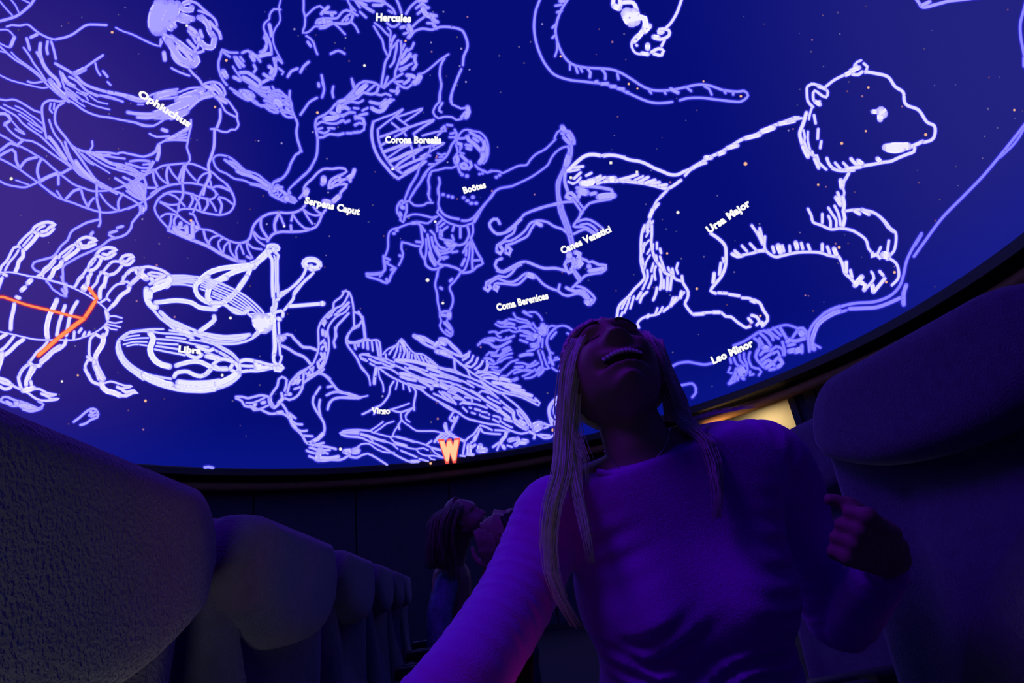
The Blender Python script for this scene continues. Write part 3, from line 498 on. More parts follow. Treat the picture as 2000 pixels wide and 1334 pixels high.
  '826 475 821 487 824 499 830 508 832 518 844 526 857 524 868 518 883 521 896 526 904 533 913 532 923 529 931 521 943 515 940 506 932 493 925 478 920 46'
  '7;5 832 467 833 484 832 497 830 506;6 835 458 838 475 842 493 847 505 853 514 865 518;8 839 493 842 506 850 518;6 841 451 848 458 851 470 859 482 869 '
  '485;6 843 463 845 476 851 490 859 503;6 850 482 859 490 868 490 880 484;6 859 496 871 494 880 491 886 482;8 851 482 854 491 859 499;6 854 514 863 503 '
  '874 502;6 866 506 874 502;6 883 493 893 491;6 859 464 869 469 881 470 890 478 898 479 907 476 913 467 916 457 913 442;10 871 473 883 479 890 478;8 874'
  ' 479 883 481;6 883 460 886 469;6 874 443 863 452 863 461;6 860 449 859 460;6 853 439 863 430;6 859 443 868 436;6 854 442 854 452;6 887 440 884 451;6 8'
  '99 443 899 464;5 923 436 924 454 919 466;6 914 475 905 493;5 917 472 917 490 914 508 908 526 902 532;6 920 472 923 490 922 508 923 527;6 922 509 937 5'
  '08;6 911 487 910 499;7 908 506 902 518;5 856 524 854 540;5 901 530 895 540;8 865 380 866 380;8 875 383 876 383;8 883 385 884 385;8 905 386 906 386;8 9'
  '12 392 914 392;8 919 397 922 397;8 929 397 931 397;9 923 385 924 385;8 902 341 903 341;8 911 344 913 344;8 969 346 970 346;8 975 342 976 342;6 749 500'
  ' 751 513 752 527 745 534 730 536 719 536 716 539 727 543 739 546 749 551 755 553 760 549 764 537 773 524;6 742 536 745 537;7 755 545 757 551;5 856 527'
  ' 853 540 850 557 854 575 855 590 859 608 859 618 862 627 859 636 866 648 880 657 884 647 877 633 872 627 878 618 878 608 884 593 884 578 878 561 889 5'
  '48 901 530;7 883 545 879 549;7 860 562 863 564;6 859 611 868 608 877 608;8 862 615 875 617;12 877 611 877 620;8 868 630 881 644;6 871 645 881 653;5 92'
  '9 323 938 331 951 337 963 334 975 335 981 338 995 332 1007 326 1017 323 1029 322 1035 313 1047 301 1064 292 1076 281 1085 272;5 1083 271 1088 259 1097'
  ' 253;12 1098 248 1103 256;8 1103 256 1112 257 1119 269 1122 280 1116 281;10 1109 262 1116 274;9 1101 268 1107 275 1116 283;8 1097 260 1101 263;5 1106 '
  '286 1097 289 1085 298 1076 310 1070 322 1055 334 1037 346 1017 356 998 364 980 367 968 373 959 386 947 398 929 420;7 1109 286 1112 292 1110 301 1106 3'
  '17 1097 337 1089 355 1088 370 1091 397 1098 420;7 1116 283 1116 298 1112 317 1103 331 1095 347 1092 362 1092 382 1098 403;12 1110 304 1104 325;6 1090 '
  '400 1093 415 1100 433 1106 449 1111 464 1115 479;6 1097 400 1102 416 1109 434 1115 452 1118 467 1120 478;6 1094 406 1105 436 1114 463'
 ,
 'com':
  '5 1003 612 1007 620 1016 623 1029 626 1038 635;8 1023 609 1030 613;5 1029 614 1038 618;5 1034 610 1046 610 1055 618 1059 625;5 994 623 1006 625 1016 6'
  '29 1026 630 1037 635;7 973 629 980 631 990 626;5 968 633 977 638 990 638 1002 639 1008 642;7 985 634 994 631 1004 634;5 986 646 995 644 1002 648 1013 '
  '647 1017 639 1026 636 1038 640 1046 648;5 1013 640 1032 638;6 1016 646 1029 647 1039 652;7 1023 648 1033 652 1045 656;5 1017 655 1032 657 1045 661;6 1'
  '029 661 1042 664;6 1016 664 1030 669;5 1041 631 1046 640 1055 646;9 1052 643 1060 640 1068 638;13 1060 635 1063 647 1062 652;11 1054 647 1060 652;11 1'
  '042 655 1052 657 1054 665;7 1037 673 1047 672;8 1039 677 1050 674 1051 668;5 1030 686 1042 683 1051 677;5 956 649 967 648 973 657 978 659;5 968 648 97'
  '4 651 982 647;6 934 674 943 665 954 661 967 661 977 665 990 662 1004 656;5 990 659 985 665;7 945 668 956 670 964 677 974 678 985 673 997 666;8 951 664'
  ' 964 665;5 974 681 969 688 959 691;5 950 694 956 688 969 690;7 961 694 977 694 985 685 995 679;5 981 683 993 678;5 974 703 984 691 998 683;5 972 705 9'
  '85 695 1000 690;5 977 707 987 700 999 698;7 947 700 958 701 964 707;5 954 708 964 712 977 705;5 956 716 972 718;5 961 721 977 724 990 714 998 707 1011'
  ' 703;5 967 725 977 727;8 1016 695 1028 692 1039 692;5 980 734 990 734 1000 725 1011 721 1024 724 1038 726;5 1008 709 1021 709 1034 713 1046 705;6 1006'
  ' 717 1021 716;6 1029 717 1042 714 1051 709;6 1004 729 1016 725 1029 722 1041 725;5 1021 735 1033 730 1045 721;5 1026 739 1039 737 1049 730 1056 721;7 '
  '1052 733 1059 727 1062 720;6 1047 725 1055 717;5 1051 685 1055 698 1059 711 1060 720;5 1059 686 1063 699 1068 713 1073 720 1063 720;5 1060 661 1059 67'
  '8;5 1052 656 1052 678;5 1068 652 1071 639 1078 636 1086 638;6 1088 638 1076 649 1069 660 1068 673 1073 686 1075 699 1072 709;6 1086 649 1076 661;5 107'
  '5 688 1080 690;8 1073 698 1080 712;5 1081 704 1094 701;5 1084 699 1089 698;5 1086 639 1098 636 1110 639 1120 647;5 1108 651 1117 656;5 1103 679 1111 6'
  '81 1114 688;5 1117 668 1114 675;5 1107 698 1102 705;5 1078 718 1089 725 1102 721 1107 714;5 1093 716 1103 711;5 998 743 1010 738;7 1004 743 1010 740'
 ,
 'cvn':
  '8 1104 337 1103 355 1109 374;9 1106 385 1109 377 1116 377 1124 385 1128 391;10 1107 385 1118 389;8 1130 367 1145 364 1163 365 1181 368 1194 371 1196 3'
  '76;9 1127 367 1137 371;16 1131 374 1145 376;9 1130 385 1133 377;9 1154 379 1163 377;14 1169 385 1184 382 1199 382;6 1193 389 1173 392 1152 397 1143 40'
  '6 1133 418;6 1118 389 1127 401 1137 416;5 1125 389 1140 407;6 1118 394 1100 395 1077 400 1052 407 1032 415 1022 420;5 1087 400 1069 403 1051 409 1030 '
  '416 1015 428 1003 440 991 449;7 976 437 971 428 964 428 956 437 961 449 971 457 985 455 997 449 1006 440 1018 428;6 1007 440 1003 455 989 464 982 472 '
  '971 479 970 490;9 971 491 977 496 982 488 977 481;9 988 493 994 497 998 488 992 482;6 976 479 985 472 998 470 1015 460 1027 449 1036 436 1051 431 1069'
  ' 434 1082 442 1099 448 1106 454;6 988 490 989 479 1000 476 1015 469 1030 461 1037 448 1045 436;10 1046 434 1057 440;6 1138 413 1129 428 1120 442 1135 '
  '443 1147 445 1157 452 1165 457;6 1127 433 1145 428 1159 433 1169 440 1177 446;6 1133 440 1147 437 1159 443 1166 451;6 1121 457 1133 451 1145 448 1159 '
  '457;7 980 505 970 509 967 518 973 527 983 530 995 524 1006 518 1019 512 1030 512 1045 518 1063 524 1085 524 1105 529;6 971 529 983 532 998 526 1018 51'
  '7;6 1010 518 1000 533 988 541 974 539 959 547 950 551 949 560;9 947 563 953 568 958 562 955 556;9 965 563 970 568 973 560 967 559;6 956 554 971 544 98'
  '8 550 1004 550 1016 542 1025 535 1039 535 1049 542 1060 554 1075 563 1090 568 1097 574 1109 578 1124 574 1135 575 1147 586;6 964 562 967 554 983 554 1'
  '009 556 1022 547 1030 538;12 1030 536 1042 541;6 1093 556 1090 568;8 1106 562 1112 565 1124 569 1133 568 1141 575 1150 586;6 1118 562 1129 551 1136 54'
  '5 1142 539 1156 535 1174 533;6 1126 559 1139 562 1153 572 1162 583 1159 590 1153 595;6 1138 566 1148 577 1153 586;12 1145 589 1150 593;10 1154 586 115'
  '6 587;6 1120 530 1126 541 1132 550;6 1123 529 1135 545;8 1112 497 1108 508 1103 517 1106 526 1111 533 1120 529;14 1112 496 1112 503;12 1124 493 1132 4'
  '96 1130 505;8 1108 511 1117 508 1120 518 1115 527;9 1120 505 1126 517 1123 523;14 1129 509 1135 515 1129 520;7 1135 505 1144 508 1150 512 1157 511 116'
  '9 517 1183 518 1183 526 1174 532;12 1150 520 1151 521;10 1151 529 1165 527 1180 524'
 ,
 'uma':
  '9 1109 334 1124 319 1133 311 1142 305 1151 302 1163 302 1172 304;7 1175 304 1190 302 1205 305 1220 307;7 1113 328 1139 325;6 1113 335 1131 331;7 1121 '
  '349 1134 337;6 1127 355 1134 347;6 1110 355 1119 359 1128 355;7 1145 343 1155 338;8 1148 353 1163 349 1173 344;14 1136 358 1154 358 1160 352;7 1163 35'
  '5 1182 346;6 1166 359 1182 355 1202 355 1220 352;14 1188 350 1200 349;8 1208 352 1218 355;8 1180 305 1191 303 1209 305 1229 312 1248 315 1262 320 1277'
  ' 328 1294 335 1309 341 1324 341 1336 335 1347 331 1362 322 1385 308 1408 297 1433 282 1450 272 1476 263 1503 249 1532 238 1552 230 1560 230;10 1351 32'
  '9 1370 318;7 1338 343 1347 333 1361 324 1379 318;11 1378 308 1389 308;11 1404 301 1414 297;11 1421 289 1440 284;11 1456 270 1484 263;13 1488 257 1511 '
  '249;11 1522 242 1551 236;8 1180 355 1203 352 1229 355 1256 358 1283 364 1305 368 1330 352;14 1191 350 1199 350;8 1210 351 1226 347 1245 341;6 1222 352'
  ' 1231 352;6 1239 352 1256 344;8 1247 356 1266 346;9 1260 358 1279 352;8 1269 359 1288 356;8 1286 363 1302 361;6 1305 369 1294 382 1283 392 1275 409 12'
  '69 428 1264 438 1256 453;7 1302 373 1290 384;8 1286 398 1275 411;10 1275 409 1269 424;7 1267 434 1264 453;6 1269 430 1273 439 1273 453;6 1275 432 1271'
  ' 443;6 1262 445 1267 438;7 1259 440 1254 454 1252 472 1252 493 1252 512 1256 530 1259 542 1252 552 1238 566 1228 579 1211 595 1206 610 1205 624;7 1273'
  ' 440 1273 459 1272 472 1274 488 1280 507 1289 520 1299 533 1312 539 1323 547 1332 549;5 1264 440 1264 448 1268 450 1262 462;5 1268 469 1259 480 1256 4'
  '93;5 1259 474 1254 482;5 1270 486 1264 496;5 1270 498 1262 512 1259 525;7 1254 504 1256 517;5 1276 477 1275 488;7 1281 499 1283 509;6 1283 474 1283 48'
  '6;7 1289 486 1291 494;6 1289 501 1294 515 1299 530;8 1286 514 1296 528;7 1305 523 1308 530;7 1313 525 1315 536;7 1310 531 1318 544;6 1324 514 1321 525'
  ' 1324 534;6 1276 515 1272 530;6 1281 520 1278 531 1280 546;6 1264 528 1265 541 1260 554 1255 565;6 1274 538 1272 549 1266 563;7 1289 526 1292 546 1289'
  ' 565;7 1296 547 1296 563;7 1304 541 1303 566;7 1312 539 1309 566;7 1283 562 1281 574 1276 586;7 1252 571 1244 584;7 1264 570 1254 579 1250 590;6 1238 '
  '579 1235 590 1231 602;6 1230 581 1225 597 1219 611;6 1222 587 1214 603;6 1216 610 1212 619;7 1332 539 1334 552 1344 570 1342 584 1338 594 1352 613 136'
  '0 614 1376 611 1393 610 1408 610 1417 618 1428 619 1440 629 1457 640 1465 638;9 1355 614 1374 613;9 1393 610 1406 610;7 1336 571 1321 587 1308 598 129'
  '6 608;9 1331 570 1329 581;8 1315 582 1310 597;9 1321 582 1310 597;6 1294 600 1286 613 1273 616 1260 619 1251 624 1245 632 1248 640;6 1284 602 1280 614'
  ';9 1267 616 1264 619;8 1388 456 1403 466 1416 480 1418 501 1416 523 1408 541 1395 557 1388 568 1398 573;8 1408 514 1405 536;9 1395 534 1393 552;7 1412'
  ' 504 1414 512;8 1403 572 1420 573;8 1424 575 1444 578;7 1449 582 1465 583 1472 587;9 1467 587 1475 590;8 1472 586 1484 592 1491 606 1499 618 1499 626 '
  '1489 637;11 1486 630 1491 634;8 1468 616 1478 619 1483 629 1478 635;8 1462 622 1468 629;9 1430 496 1440 501 1451 499;8 1435 490 1444 498;7 1449 480 14'
  '59 491;7 1465 476 1478 490;7 1451 498 1472 494 1491 488;7 1468 440 1480 458 1489 477;8 1484 446 1488 464 1491 477;7 1494 462 1494 486 1507 499;7 1540 '
  '238 1553 233 1566 231;9 1575 220 1569 241 1562 260 1566 279 1572 297 1578 306;6 1569 254 1572 268 1570 278;6 1578 257 1578 276 1582 292;6 1586 210 158'
  '2 222 1580 233;7 1590 225 1593 241;7 1598 252 1597 271;7 1604 276 1602 289;7 1588 209 1578 198 1576 180 1577 169 1585 164 1596 166 1610 172 1617 180 1'
  '614 190 1607 188 1591 177 1588 188 1591 199 1601 198;11 1593 199 1601 204;8 1598 169 1612 174;7 1612 170 1630 156 1652 145;11 1652 146 1668 137 1671 1'
  '27;11 1662 138 1678 132;6 1668 130 1674 121 1682 118;8 1665 145 1676 146 1684 140;7 1687 124 1694 130 1690 142;8 1690 140 1708 143 1734 150 1748 169 1'
  '764 180 1766 196 1772 206 1794 215 1810 238 1825 246 1826 262 1820 273 1804 278;24 1721 218 1724 222;11 1705 218 1716 218;14 1719 225 1719 233;9 1802 '
  '276 1780 287;18 1730 288 1748 286 1774 286;14 1732 291 1748 294 1764 291;9 1780 286 1799 278;8 1786 286 1785 296 1770 302 1753 309 1740 315 1724 317 1'
  '710 320 1692 323 1676 326 1655 331 1639 333 1626 328 1618 318 1615 309;11 1714 310 1719 315;9 1662 310 1671 320 1684 323;11 1676 314 1684 320;7 1647 3'
  '18 1657 328;7 1631 318 1642 330;7 1626 330 1644 334 1668 333;9 1652 330 1681 326;11 1569 285 1575 299 1578 306;7 1570 275 1577 293 1588 304 1596 304 1'
  '599 317 1614 331;9 1591 310 1599 328;7 1586 296 1588 302;8 1658 338 1650 352 1644 358;11 1642 352 1644 366;6 1650 349 1647 368 1649 376 1647 387;8 163'
  '6 376 1642 392;11 1633 386 1642 400;9 1646 384 1649 400 1647 413 1650 426 1646 443;7 1630 402 1638 419 1642 440;7 1618 406 1626 419 1633 430 1633 445;'
  '7 1618 422 1622 432 1622 446;7 1606 418 1606 435;7 1578 408 1585 422 1588 434 1604 440 1623 448 1644 446 1668 451;7 1652 412 1668 410 1684 410 1700 41'
  '4 1713 419 1726 432 1735 445 1745 453;9 1668 411 1679 418;11 1684 410 1697 418;7 1640 446 1664 450 1690 467 1696 485 1704 494;7 1685 410 1704 414 1717'
  ' 422 1730 434 1739 446 1749 454 1750 472 1746 490 1738 499;9 1704 494 1704 502 1712 496 1718 504 1728 496 1733 506;7 1720 483 1714 496;7 1736 470 1733'
  ' 493;18 1726 498 1734 499;7 1736 504 1750 514 1755 528 1754 544 1742 557;9 1480 453 1490 475;7 1494 462 1494 486 1506 498 1517 502 1534 498 1560 493 1'
  '598 493 1619 499 1638 502;8 1509 482 1512 493;13 1520 480 1525 493;8 1528 480 1531 491;7 1542 480 1543 493;11 1554 474 1557 485;8 1565 475 1568 486;8 '
  '1578 478 1582 488;8 1606 477 1606 490;8 1616 482 1621 496;11 1629 486 1634 499;8 1638 501 1645 514 1650 533 1659 541 1670 554;9 1653 512 1653 533;8 16'
  '61 528 1664 542;13 1670 557 1683 541;11 1677 550 1690 557 1688 566;7 1690 565 1707 544 1702 531;11 1704 557 1706 570;9 1707 570 1728 544;8 1718 530 17'
  '25 538;8 1480 490 1493 490'
 ,
 'dra':
  '6 1077 -66 1054 0 1046 23 1043 54 1048 86 1059 115 1072 135 1085 147 1112 156 1146 160 1178 164 1200 170 1223 180 1259 196 1279 201 1297 201 1313 199;'
  '6 1328 196 1342 192 1369 191 1403 195 1430 198 1448 198 1461 187 1454 178 1439 179 1412 176 1389 168 1367 165 1344 169 1322 174 1299 177 1274 176 1254'
  ' 168 1234 155 1214 143 1196 136 1178 134 1146 132 1124 128 1110 120 1099 106 1090 86 1085 61 1089 38 1097 18 1108 0 1145 -59;5 1088 83 1088 97 1084 11'
  '0;9 1094 2 1103 2;6 1085 11 1097 9;6 1088 24 1097 21;6 1079 54 1085 48;6 1079 74 1085 68;5 1113 124 1113 136;6 1124 129 1128 142;6 1133 131 1137 140;7'
  ' 1148 134 1153 142 1152 151;6 1175 135 1182 144 1182 155;6 1206 144 1208 155;6 1268 177 1272 182;6 1297 178 1300 183;9 1310 174 1324 181;6 1340 170 13'
  '50 178;6 1376 169 1385 174 1390 185;6 1414 177 1417 182;6 1432 179 1432 185;8 1162 161 1166 159;8 1175 164 1187 163;9 1193 169 1202 169;8 1207 173 121'
  '8 174;8 1223 180 1227 181'
 ,
 'umi':
  '10 1198 -70 1198 0 1198 11 1211 14 1211 0 1211 -70;6 1205 14 1211 5;14 1200 12 1209 16;10 1214 5 1236 5 1243 18 1247 32;30 1225 27 1234 41;24 1238 25 '
  '1241 41;14 1247 34 1259 36 1261 45 1259 56;14 1268 51 1259 61;12 1256 59 1247 72 1238 81;6 1245 68 1235 79 1234 92 1242 104 1259 106;10 1254 104 1265 '
  '106;7 1243 88 1244 89;12 1265 88 1265 95;8 1272 102 1286 95 1296 99 1292 108 1277 105;7 1298 78 1292 90;12 1277 72 1286 74;8 1277 74 1290 77 1306 70 1'
  '306 59 1288 57 1286 65 1292 65;8 1286 61 1295 63;7 1354 -66 1331 0 1322 25 1310 45 1299 56'
 ,
 'lyn':
  '7 1800 456 1784 482 1771 509 1765 536 1758 557 1744 574 1726 584 1704 590 1672 592 1648 597 1624 606 1608 613;6 1800 459 1787 480;9 1659 603 1688 602 '
  '1712 600 1736 592 1758 582;7 1653 606 1637 611;10 1770 557 1765 574 1765 595;6 1763 571 1762 592;7 1640 598 1618 607 1600 621 1586 637 1579 657 1581 6'
  '86;11 1640 607 1617 618 1599 632 1590 650 1586 668 1590 682;6 1590 673 1602 679;6 1584 668 1584 682;7 2017 -50 2000 18 1993 46 1994 74 1999 101 2010 1'
  '70;8 2000 113 2000 129;6 2035 190 2000 251 1991 267 1977 285 1954 307;7 2043 190 2000 245 1955 302 1918 346 1879 386 1840 426 1805 473 1785 501'
 ,
 'lmi':
  '6 1303 726 1314 715 1327 709 1345 707 1361 710 1377 712 1392 709;6 1323 754 1339 751 1352 749 1359 758 1359 767 1352 776;6 1433 675 1451 668 1469 657 '
  '1483 648 1503 645 1523 637 1539 635 1557 641;6 1471 657 1480 650;7 1492 646 1505 654 1510 664;7 1500 645 1514 657 1521 661;7 1510 641 1525 655;8 1523 '
  '639 1532 654 1536 661;7 1483 650 1496 661 1505 675;7 1483 661 1491 675 1505 682;14 1492 679 1500 682;8 1557 643 1568 641 1575 648 1572 661;14 1563 648'
  ' 1568 655;7 1548 659 1557 646;9 1537 663 1554 666 1572 661;10 1537 668 1543 663;8 1539 675 1552 672;12 1541 686 1552 684;14 1554 686 1564 682;9 1566 6'
  '75 1566 688;7 1473 661 1482 668 1483 679 1478 686 1476 697;7 1505 686 1516 677 1528 682 1530 693;8 1510 690 1519 686 1523 695 1516 702 1510 709;7 1528'
  ' 668 1532 682 1532 693;10 1521 699 1528 709 1519 717;8 1485 693 1492 686 1501 684;8 1487 704 1496 697 1507 690;9 1489 713 1501 704 1512 713;10 1496 71'
  '8 1507 711;8 1503 722 1514 720;7 1482 682 1476 697 1483 708 1492 717;6 1465 688 1462 700 1469 717 1482 720 1487 726 1482 733;6 1453 690 1453 699 1458 '
  '709 1460 722 1456 733;6 1444 693 1446 704 1456 715;6 1433 699 1437 709 1444 717;6 1426 700 1428 709;14 1447 718 1453 729;10 1442 720 1446 731 1451 736'
  ';7 1438 720 1433 735 1424 749;8 1437 727 1435 744;8 1424 749 1433 745;8 1442 736 1440 742;8 1449 738 1453 740;6 1426 718 1422 727 1429 729;7 1465 726 '
  '1465 733 1471 731'
 ,
 'top':
  '8 1746 -54 1791 0 1802 14 1827 9 1853 2 1871 0 1941 -9;9 1800 11 1816 3'
 ,
}

# ------------------------------------------------------------------ the dome
RIM_Z = CAM.z + 2.32
DC = Vector((-0.936, 5.045, RIM_Z)); DR = 5.765
def dome_hit(px, py, off=0.0):
    d = ray(px, py); o = CAM - DC; R = DR - off
    a = d.dot(d); b = 2 * o.dot(d); c = o.dot(o) - R * R
    t = (-b + math.sqrt(max(0, b * b - 4 * a * c))) / (2 * a)
    return CAM + d * t
# emissive dome surface: the projected night sky
def dome_material():
    m = bpy.data.materials.new('projected_sky'); m.use_nodes = True
    nt = m.node_tree; nt.nodes.clear(); N = nt.nodes.new; L = nt.links.new
    out = N('ShaderNodeOutputMaterial'); e = N('ShaderNodeEmission')
    geo = N('ShaderNodeNewGeometry')
    def blob(px, py, r0, r1):
        q = dome_hit(px, py)
        d = N('ShaderNodeVectorMath'); d.operation = 'DISTANCE'; d.inputs[1].default_value = q
        L(geo.outputs['Position'], d.inputs[0])
        mr = N('ShaderNodeMapRange'); mr.interpolation_type = 'SMOOTHSTEP'
        mr.inputs[1].default_value = r0; mr.inputs[2].default_value = r1
        mr.inputs[3].default_value = 1; mr.inputs[4].default_value = 0
        L(d.outputs['Value'], mr.inputs[0]); return mr.outputs[0]
    def mix(fac, a, c):
        x = N('ShaderNodeMix'); x.data_type = 'RGBA'
        L(fac, x.inputs[0])
        if isinstance(a, tuple): x.inputs[6].default_value = (*a, 1)
        else: L(a, x.inputs[6])
        x.inputs[7].default_value = (*c, 1)
        return x.outputs[2]
    c = mix(blob(2050, 60, 0.5, 4.6), rgb(6, 14, 118), rgb(34, 34, 128))
    c = mix(blob(-40, 420, 0.3, 4.4), c, rgb(60, 40, 134))
    # milky lift of the sky towards the horizon
    sp = N('ShaderNodeSeparateXYZ'); L(geo.outputs['Position'], sp.inputs[0])
    mr = N('ShaderNodeMapRange'); mr.inputs[1].default_value = RIM_Z; mr.inputs[2].default_value = RIM_Z + 0.9
    mr.inputs[3].default_value = 0.35; mr.inputs[4].default_value = 0.0; mr.interpolation_type = 'SMOOTHSTEP'
    L(sp.outputs['Z'], mr.inputs[0])
    c = mix(mr.outputs[0], c, rgb(12, 26, 150))
    L(c, e.inputs[0]); L(e.outputs[0], out.inputs[0])
    m.use_backface_culling = False
    return m
V = []; Fc = []
NS, NR = 256, 56
for j in range(NR):
    el = (PI / 2) * j / NR
    for i in range(NS):
        an = 2 * PI * i / NS
        V.append((DC.x + DR * math.cos(el) * math.cos(an), DC.y + DR * math.cos(el) * math.sin(an), DC.z + DR * math.sin(el)))
V.append((DC.x, DC.y, DC.z + DR))
for j in range(NR - 1):
    for i in range(NS):
        i2 = (i + 1) % NS
        Fc.append((j * NS + i, (j + 1) * NS + i, (j + 1) * NS + i2, j * NS + i2))
for i in range(NS): Fc.append(((NR - 1) * NS + i, len(V) - 1, (NR - 1) * NS + (i + 1) % NS))
dome = link_mesh('ceiling', V, Fc, dome_material(), kind='structure',
                 label='deep blue planetarium dome with projected constellation drawings above the seats')

LINE = {  # name, label, core colour
 'oph': ('serpent_bearer_drawing', 'outline of a bearded man wrapped in drapery', (176, 166, 252)),
 'ser': ('serpent_drawing', 'outline of a long banded serpent', (170, 160, 252)),
 'sco': ('scorpion_drawing', 'outline of a scorpion with jointed claws', (222, 214, 255)),
 'her': ('kneeling_man_drawing', 'outline of a kneeling man with club and lion skin', (158, 152, 252)),
 'lib': ('balance_scales_drawing', 'bright outline of a pair of balance scales', (218, 216, 255)),
 'scl': ('constellation_line', 'orange line joining stars across the scorpion', (255, 150, 90)),
 'cen': ('creature_drawing', 'outline of a figure cut by the left seat', (180, 172, 252)),
 'vir': ('winged_maiden_drawing', 'outline of a winged maiden in robes', (184, 178, 255)),
 'tip': ('drawing_fragment', 'short stroke on the dome rim', (150, 150, 250)),
 'crb': ('crown_drawing', 'outline of a spiked crown', (165, 158, 252)),
 'boo': ('herdsman_drawing', 'outline of a striding herdsman with raised arm', (148, 142, 250)),
 'com': ('flowing_hair_drawing', 'outline of flowing tresses of hair', (140, 136, 248)),
 'cvn': ('hunting_dogs_drawing', 'outline of two leaping dogs', (160, 154, 252)),
 'uma': ('great_bear_drawing', 'bright outline of a large walking bear', (222, 216, 255)),
 'dra': ('dragon_tail_drawing', 'outline of a long curling tail', (156, 152, 252)),
 'umi': ('small_bear_drawing', 'bright outline of paws at the top of the picture', (228, 222, 255)),
 'lyn': ('lynx_outline_drawing', 'long thin curved outline at the right', (138, 132, 250)),
 'lmi': ('small_lion_drawing', 'outline of a small lion with shaggy mane', (132, 128, 248)),
 'top': ('drawing_edge', 'short outline cut by the top of the picture', (165, 158, 252)),
}
M_core = emis('projected_line', (1, 1, 1), 1.0, attr='Col')
M_halo = emis('projected_line_edge', (1, 1, 1), 1.0, attr='Col', alpha_attr=True)
def strip(V, Fc, C, pts, offs, cols, off):
    """ribbon on the dome: pts in picture space, cross offsets and colours"""
    n = len(pts); base = len(V); m = len(offs)
    for i in range(n):
        a = pts[max(i - 1, 0)]; b = pts[min(i + 1, n - 1)]
        tx, ty = b[0] - a[0], b[1] - a[1]; l = math.hypot(tx, ty) or 1
        nx, ny = -ty / l, tx / l
        for k in range(m):
            V.append(dome_hit(pts[i][0] + nx * offs[k], pts[i][1] + ny * offs[k], off)); C.append(cols[k])
    for i in range(n - 1):
        for k in range(m - 1):
            q = base + i * m + k
            Fc.append((q, q + 1, q + m + 1, q + m))
def cap(V, Fc, C, p, ang, r, rc, ce, off, sides=5):
    base = len(V); V.append(dome_hit(p[0], p[1], off)); C.append(rc)
    for k in range(sides + 1):
        a = ang - PI / 2 + PI * k / sides
        V.append(dome_hit(p[0] + r * math.cos(a), p[1] + r * math.sin(a), off)); C.append(ce)
    for k in range(sides): Fc.append((base, base + 1 + k, base + 2 + k))
def hcap(V, Fc, C, p, ang, r0, r1, ca, cb, off, sides=5):
    base = len(V)
    for k in range(sides + 1):
        a = ang - PI / 2 + PI * k / sides
        V.append(dome_hit(p[0] + r0 * math.cos(a), p[1] + r0 * math.sin(a), off)); C.append(ca)
        V.append(dome_hit(p[0] + r1 * math.cos(a), p[1] + r1 * math.sin(a), off)); C.append(cb)
    for k in range(sides): Fc.append((base + 2 * k, base + 2 * k + 1, base + 2 * k + 3, base + 2 * k + 2))
def colored(name, V, Fc, C, material, parent, **kw):
    o = link_mesh(name, V, Fc, material, smooth=False, **kw)
    at = o.data.color_attributes.new('Col', 'FLOAT_COLOR', 'POINT')
    flat = [x for c in C for x in c]
    at.data.foreach_set('color', flat)
    o.parent = parent
    return o
nstroke = 0
